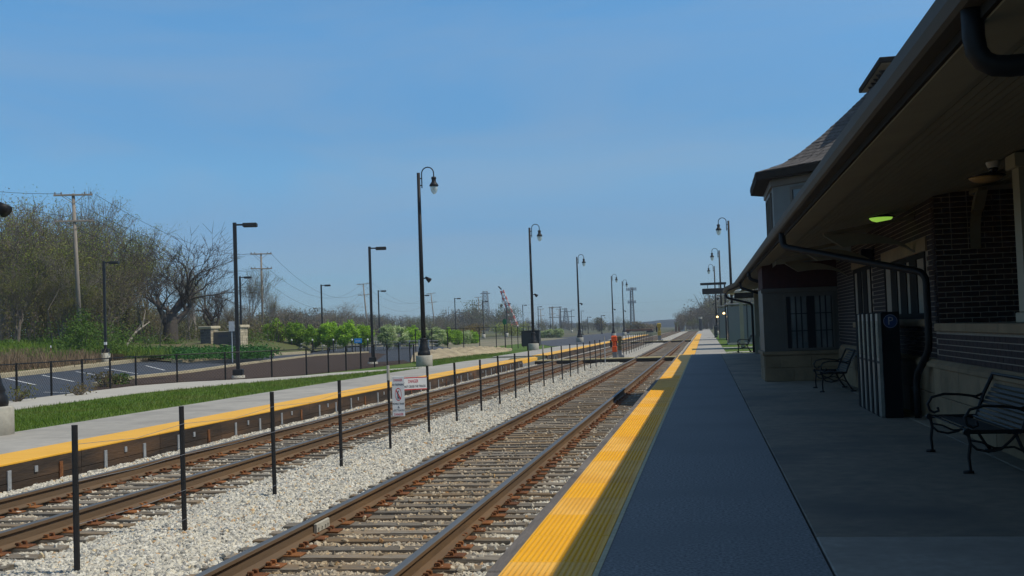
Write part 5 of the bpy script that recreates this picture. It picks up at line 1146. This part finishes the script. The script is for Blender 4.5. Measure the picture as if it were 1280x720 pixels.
# thicket filling the wood below the crowns: a mass of small leaves and stems
g = np.random.default_rng(5); V = []; n = 0
ST = MB()
for k in range(150):
    u = g.uniform(-20, 345); D = g.uniform(74, 135) if u < 150 else g.uniform(88, 150); x, y = col(u, D)
    if 168 < u < 262 and k % 3: continue
    vt = np.interp(u, [-20, 60, 130, 170, 240, 300, 345], [318, 326, 345, 385, 402, 404, 404])+g.uniform(-12, 25); zt = max(2.4, top_z(u, vt, D)); zb = 1.1 if u < 200 else .8
    h = zt-zb; m_ = int(1000*min(1.6, h/4)); rad = h*.33
    c = np.stack([g.normal(x, rad, m_), g.normal(y, rad*.7, m_), zb+h*g.beta(1.5, 1.5, m_)], 1); nr = g.normal(0, 1, (m_, 3)); nr /= np.linalg.norm(nr, axis=1)[:, None]; a = np.cross(nr, g.normal(0, 1, (m_, 3))); a /= np.linalg.norm(a, axis=1)[:, None]; b = np.cross(nr, a); s = g.uniform(.035, .085, m_)[:, None]
    V.append(np.stack([c-a*s, c+b*s*.7, c+a*s, c-b*s*.7], 1).reshape(-1, 3)); n += m_
    for j in range(5): px_, py_ = x+g.normal(0, rad), y+g.normal(0, rad*.7); ST.tube([(px_, py_, zb-.3), (px_+g.normal(0,.4), py_+g.normal(0,.4), zb+h*.55), (px_+g.normal(0,.9), py_+g.normal(0,.9), zb+h*g.uniform(.8, 1.15))], [.06,.035,.012], 3, False)
stuff(link('thicket', quads('thicket', np.concatenate(V), n, X['thick']))); stuff(ST.build('thicket_stems', X['bark']))
V = []; n = 0
for k in range(46):
    u = g.uniform(-15, 330); D = g.uniform(68, 80) if u < 170 else g.uniform(86, 96); x, y = col(u, D); h = g.uniform(.7, 2.6) if u < 170 else g.uniform(.6, 1.6); m_ = 380; rad = h*.5
    c = np.stack([g.normal(x, rad, m_), g.normal(y, rad, m_), 1.0+h*g.beta(1.3, 1.6, m_)], 1); nr = g.normal(0, 1, (m_, 3)); nr /= np.linalg.norm(nr, axis=1)[:, None]; a = np.cross(nr, g.normal(0, 1, (m_, 3))); a /= np.linalg.norm(a, axis=1)[:, None]; b = np.cross(nr, a); s = g.uniform(.035, .08, m_)[:, None]
    V.append(np.stack([c-a*s, c+b*s*.7, c+a*s, c-b*s*.7], 1).reshape(-1, 3)); n += m_
stuff(link('undergrowth', quads('undergrowth', np.concatenate(V), n, X['bushgreen'])))
# bright green bush under the weathered pole
def bush(name, label, cat, x, y, z, w, h, n, m, size, seed, group=None):
    g = np.random.default_rng(seed); t = thing(name, label, cat, (x, y, z), 0, group); cl = g.normal(0, .5, (14, 3))*np.array([w*.5, w*.4, h*.35])+np.array([0, 0, h*.5]); idx = g.integers(0, 14, n)
    c = cl[idx]+g.normal(0, 1, (n, 3))*np.array([w*.16, w*.16, h*.14]); c[:, 2] = np.clip(c[:, 2], .02, h); nr = g.normal(0, 1, (n, 3)); nr /= np.linalg.norm(nr, axis=1)[:, None]; a = np.cross(nr, g.normal(0, 1, (n, 3))); a /= np.linalg.norm(a, axis=1)[:, None]; b = np.cross(nr, a); s = size*g.uniform(.6, 1.4, n)[:, None]
    V = np.stack([c-a*s, c+b*s*.7, c+a*s, c-b*s*.7], 1).reshape(-1, 3); link('foliage', quads('foliage', V, n, m), t)
    st = MB()
    for q in cl[:8]: st.tube([(q[0]*.2, q[1]*.2, 0), tuple(q*np.array([.7,.7,.6])), tuple(q)], [.035,.02,.008], 4, False)
    st.build('stems', X['bark'], t); return t
x, y = col(104, 72); bush('bush', 'bright green leafy bush at the foot of the weathered pole', 'bush', x, y, 1.1, 1.7, 2.9, 1500, X['bushgreen'], .07, 3)
x, y = col(84, 71); bush('bush', 'lower bright green bush beside the one under the weathered pole', 'bush', x, y, 1.0, 1.5, 1.3, 800, X['bushgreen'], .06, 4)
x, y = gz(147, 475, .2)[:2]; bush('bush', 'dark green low bush in the mulch behind the black fence', 'bush', x, y, lot_z(x), .8, .42, 900, X['bushgreen'], .035, 8)
x, y = gz(132, 481, .1)[:2]; bush('bush', 'small twiggy shrub beside the dark green bush in the mulch', 'bush', x, y, lot_z(x), 1.1, .55, 420, X['thick'], .04, 9)
x, y = gz(99, 494, .0)[:2]; bush('bush', 'sparse grey green shrub behind the fence by the path', 'bush', x, y, .0, .7, .45, 260, X['thick'], .03, 12)
x, y = gz(20, 502, .0)[:2]; bush('bush', 'sparse grey green shrub low at the picture edge behind the fence', 'bush', x, y, .0, .9, .5, 260, X['thick'], .03, 13)
# dry brush on the bank and green ground cover by the sign
def tufts(name, spots, m, n, h, w, seed):
    g = np.random.default_rng(seed); V = []; k = 0
    for (x, y, z, s) in spots:
        nn = int(n*s); bx_ = x+g.normal(0, w*s, nn); by_ = y+g.normal(0, w*s, nn); hh = h*s*g.uniform(.5, 1.2, nn); lx, ly = g.normal(0, .3, nn)*hh, g.normal(0, .3, nn)*hh; aw = g.uniform(0, 6.28, nn); ww = .02
        p0 = np.stack([bx_-np.cos(aw)*ww, by_-np.sin(aw)*ww, np.full(nn, z-.1)], 1); p1 = np.stack([bx_+np.cos(aw)*ww, by_+np.sin(aw)*ww, np.full(nn, z-.1)], 1)
        p2 = np.stack([bx_+lx+np.cos(aw)*ww*.4, by_+ly+np.sin(aw)*ww*.4, z+hh], 1); p3 = np.stack([bx_+lx-np.cos(aw)*ww*.4, by_+ly-np.sin(aw)*ww*.4, z+hh], 1); V.append(np.stack([p0, p1, p2, p3], 1).reshape(-1, 3)); k += nn
    return stuff(link(name, quads(name, np.concatenate(V), k, m)))
sp = []; g = np.random.default_rng(2)
def along_kerb(f, off):
    d = [0]
    for a, b in zip(allk, allk[1:]): d.append(d[-1]+math.dist(a, b))
    s = f*d[-1]
    for i in range(len(d)-1):
        if s <= d[i+1]: f_ = (s-d[i])/(d[i+1]-d[i]); return allk[i][0]+(allk[i+1][0]-allk[i][0])*f_-off, allk[i][1]+(allk[i+1][1]-allk[i][1])*f_+off*.25
for k in range(330):
    f = g.uniform(0, .55); off = 1.5+abs(g.normal(0, 2.4)); x, y = along_kerb(f, off); sp.append((x, y, lot_z(x)+.1+min(.4, off*.1), g.uniform(.5, 1.15)*(1.3 if f < .45 else .7)))
tufts('dry_grass', sp, X['dry'], 70, .42, .42, 1)
sp = [];
for k in range(420): f = g.uniform(.05, .75); off = 2.5+g.uniform(0, 9); x, y = along_kerb(f, off); sp.append((x, y, lot_z(x)+.25+min(.9, off*.09), g.uniform(.5, 1.0)))
tufts('bank_grass', sp, X['blade'], 60, .55, .5, 3)
pts = []
for k in range(520):
    u = g.uniform(168, 330); D = g.uniform(66, 82) if u > 225 else g.uniform(72, 80); x, y = col(u, D); pts.append((x, y, lot_z(x)+.28, g.uniform(.6, 1.1)))
V = []; n = 0
for (x, y, z, s) in pts:
    m_ = 70; c = np.stack([g.normal(x, .45, m_), g.normal(y, .45, m_), z+abs(g.normal(.12, .2, m_))], 1); nr = g.normal(0, 1, (m_, 3)); nr /= np.linalg.norm(nr, axis=1)[:, None]; a = np.cross(nr, g.normal(0, 1, (m_, 3))); a /= np.linalg.norm(a, axis=1)[:, None]; b = np.cross(nr, a); q = g.uniform(.05, .11, m_)[:, None]*s
    V.append(np.stack([c-a*q, c+b*q*.6, c+a*q, c-b*q*.6], 1).reshape(-1, 3)); n += m_
stuff(link('ground_cover', quads('ground_cover', np.concatenate(V), n, X['cover'])))

# round pear trees
def pear_proto(seed, m, n=5200):
    g = np.random.default_rng(seed); tr, T = grow(seed, .55, .6, 3, (5,4,3), .06, 1.05, .6, .12)
    pts = []
    cl = []
    for k in range(60):
        z = g.beta(2.0, 1.8); rmax = 1.0*(math.sin(math.pi*min(1, z*.85+.08))**.75) if z > .3 else 1.0*(z/.3)**.8*.80+.12; a = g.uniform(0, 6.28); r = rmax*g.uniform(.45, 1.0)**.6; cl.append((r*math.cos(a), r*math.sin(a), .75+z*2.6))
    cl = np.array(cl); idx = g.integers(0, len(cl), n); c = cl[idx]+g.normal(0, .15, (n, 3)); nr = g.normal(0, 1, (n, 3))+(c-np.array([0,0,2.0]))*.9; nr /= np.linalg.norm(nr, axis=1)[:, None]; a = np.cross(nr, g.normal(0, 1, (n, 3))); a /= np.linalg.norm(a, axis=1)[:, None]; b = np.cross(nr, a); s = .08*g.uniform(.6, 1.4, n)[:, None]
    V = np.stack([c-a*s, c+b*s*.75, c+a*s, c-b*s*.75], 1).reshape(-1, 3); return tr.mesh('trunk', X['bark'], True), quads('crown', V, n, m), 3.5
PP = [pear_proto(3, X['green']), pear_proto(8, X['green']), pear_proto(14, X['blossom'], 5200)]
def pear(label, u, vtop, vbot, D, k, rz, w=1.0):
    x, y = col(u, D); zt = top_z(u, vtop, D); zb = top_z(u, vbot, D); s = (zt-zb)/3.45
    t = thing('pear_tree', label, 'tree', (x, y, zb), rz, 'round clipped trees along the car park'); t.scale = (s*w*1.15, s*w*1.15, s*1.04); link('trunk', PP[k][0], t); link('crown', PP[k][1], t)
pl = [(343,401,439,96,0,'first round tree of the row, russet topped, by the grey utility pole',1.05),(369,404,440,95,1,'broad round tree second in the row',1.1),(391,408,442,94,0,'smallest round tree of the row',.95),(411,404,441,94,1,'round tree partly behind the car park light before the blue sign',1.0),(433.5,403,441,93,0,'largest round tree, left of the blue sign',1.15),(455,407,440,95,1,'round tree just above the blue sign',1.05),
 (484,407,441,98,2,'pale blossoming round tree past the mulch light',1.0),(499,408,440,102,2,'second pale blossoming round tree in the clump',1.0),(514,409,440,105,0,'plain green round tree ending the first blossom clump',1.0),(529,411,438,112,2,'blossoming round tree hidden behind the gooseneck lamp',.95),(546,410,438,112,2,'blossoming round tree under the leaning utility pole',1.15),(559,411,437,115,0,'green round tree before the sand',1.0),(571,413,437,122,1,'small green round tree starting the last clump',.95),(582,414,437,128,2,'blossoming round tree in the last clump',1.0),(591,415,437,132,0,'last green round tree beside the yellow bush',1.0),
 (676,414,428,185,2,'white blossoming tree beyond the dark cabinet',1.2),(686,412,427,185,2,'whitest blossoming tree in the distance',1.5),(698,411,426,185,2,'white and green blossoming tree by the far light poles',1.4)]
for i, (u, a, b, D, k, l_, w) in enumerate(pl): pear(l_, u, a, b, D, k, i*1.7, w)
x, y = col(592, 210); bush('bush', 'yellow spring bush behind the last round tree', 'bush', x, y, 0, 5, 3.0, 2400, X['yellowbush'], .13, 31)
x, y = col(635, 225); bush('bush', 'pale green wide bush under the crane boom', 'bush', x, y, 0, 5, 3.4, 2600, X['bud'], .13, 32)
x, y = col(748, 330); bush('round_tree', 'lone rounded olive tree by the far road', 'tree', x, y, 0, 4.2, 4.4, 2600, X['thick'], .16, 33)
x, y = col(796, 300); bush('bush', 'bright green bush at the foot of the cell tower', 'bush', x, y, -1, 4.5, 3.6, 2200, X['thick'], .15, 34)
x, y = col(808, 300); bush('bush', 'brown bush beside the bright green one by the cell tower', 'bush', x, y, -1, 4.5, 3.0, 1800, X['budb'], .15, 35)
x, y = col(951, 92); bush('bush', 'small green shrub seen through the shelter glass', 'bush', x, y, 0, 1.4, 2.2, 900, X['cover'], .08, 36)
# far woods: one mass of small crowns
def far_mass(name, m, specs, seed, dens=1.0, qs=1.0):
    g = np.random.default_rng(seed); V = []; n = 0; st = MB()
    for u0, u1, vt0, vt1, D, cnt, zb in specs:
        for k in range(cnt):
            u = g.uniform(u0, u1); vt = vt0+(vt1-vt0)*(u-u0)/(u1-u0)+g.normal(0, 2.2); d = D*g.uniform(.88, 1.15); x, y = col(u, d); zt = top_z(u, vt, d); h = max(2, zt-zb); m_ = int(620*dens); rad = h*g.uniform(.26, .42)
            cc = g.normal(0, .55, (9, 3)); ci = g.integers(0, 9, m_); cz = .58+cc[ci, 2]*.26+g.normal(0, .09, m_)
            c = np.stack([x+(cc[ci, 0]*.9+g.normal(0, .22, m_))*rad, y+(cc[ci, 1]*.9+g.normal(0, .22, m_))*rad, zb+h*np.clip(cz, .02, 1.0)], 1)
            nr = g.normal(0, 1, (m_, 3)); nr /= np.linalg.norm(nr, axis=1)[:, None]; a = np.cross(nr, g.normal(0, 1, (m_, 3))); a /= np.linalg.norm(a, axis=1)[:, None]; b = np.cross(nr, a); s = (h*.019*qs*g.uniform(.5, 1.4, m_))[:, None]
            V.append(np.stack([c-a*s, c+b*s*.7, c+a*s, c-b*s*.7], 1).reshape(-1, 3)); n += m_
            for j in range(4): dx, dy = g.normal(0, rad*.3, 2); st.tube([(x+dx*.3, y+dy*.3, zb), (x+dx, y+dy, zb+h*.6), (x+dx*2.2, y+dy*2.2, zb+h*.98)], [h*.013, h*.008, h*.002], 3, False)
    stuff(link(name, quads(name, np.concatenate(V), n, X[m]))); stuff(st.build(name+'_stems', X['bark']))
far_mass('distant_woods', 'farbrown', [(330,480,384,396,260,60,0),(440,640,392,398,380,80,0),(600,790,398,404,420,70,0),(560,640,384,388,330,14,0),(850,900,392,372,320,40,0),(880,980,366,350,300,26,0),(780,820,404,407,420,14,0),(330,470,392,397,180,40,0),(165,345,382,396,165,60,0),(470,600,398,402,240,40,0)], 21)
far_mass('distant_green_woods', 'fargreen', [(330,560,392,399,300,40,0),(560,780,402,405,360,40,0),(590,600,378,380,330,5,0),(625,640,380,384,330,7,0),(845,885,400,390,300,16,0),(770,800,398,402,380,8,0)], 22)
# wooded hill at the end of the line
m = MB(); vs = []; nu = 40
for j in range(8):
    for i in range(nu):
        u = 700+260*i/(nu-1); D = 620+j*45; x, y = col(u, D); vt = np.interp(u, [700,760,800,825,850,880,960], [404,404,403.5,400.5,399,401,402])+RNG.uniform(-.6,.6); zt = top_z(u, vt, D); vs.append((x, y, -1+(zt+1)*math.sin(min(1, j/4)*math.pi/2)))
m.add(vs, [(j*nu+i, j*nu+i+1, (j+1)*nu+i+1, (j+1)*nu+i) for j in range(7) for i in range(nu-1)]); struct(m.build('hill', X['hill'], smooth=True))

# ------------------------------------------------------------------ hazy spring air
m = bpy.data.materials.new('air'); m.use_nodes = True; nn_ = m.node_tree.nodes; nn_.clear(); ou = nn_.new('ShaderNodeOutputMaterial'); pv = nn_.new('ShaderNodeVolumePrincipled')
pv.inputs['Color'].default_value = (.80, .88, 1, 1); pv.inputs['Density'].default_value = HAZE; pv.inputs['Anisotropy'].default_value = .2; m.node_tree.links.new(pv.outputs[0], ou.inputs['Volume'])
b = MB(); b.box(-905, -65, -3, 905, 1005, 45); stuff(b.build('haze', m))
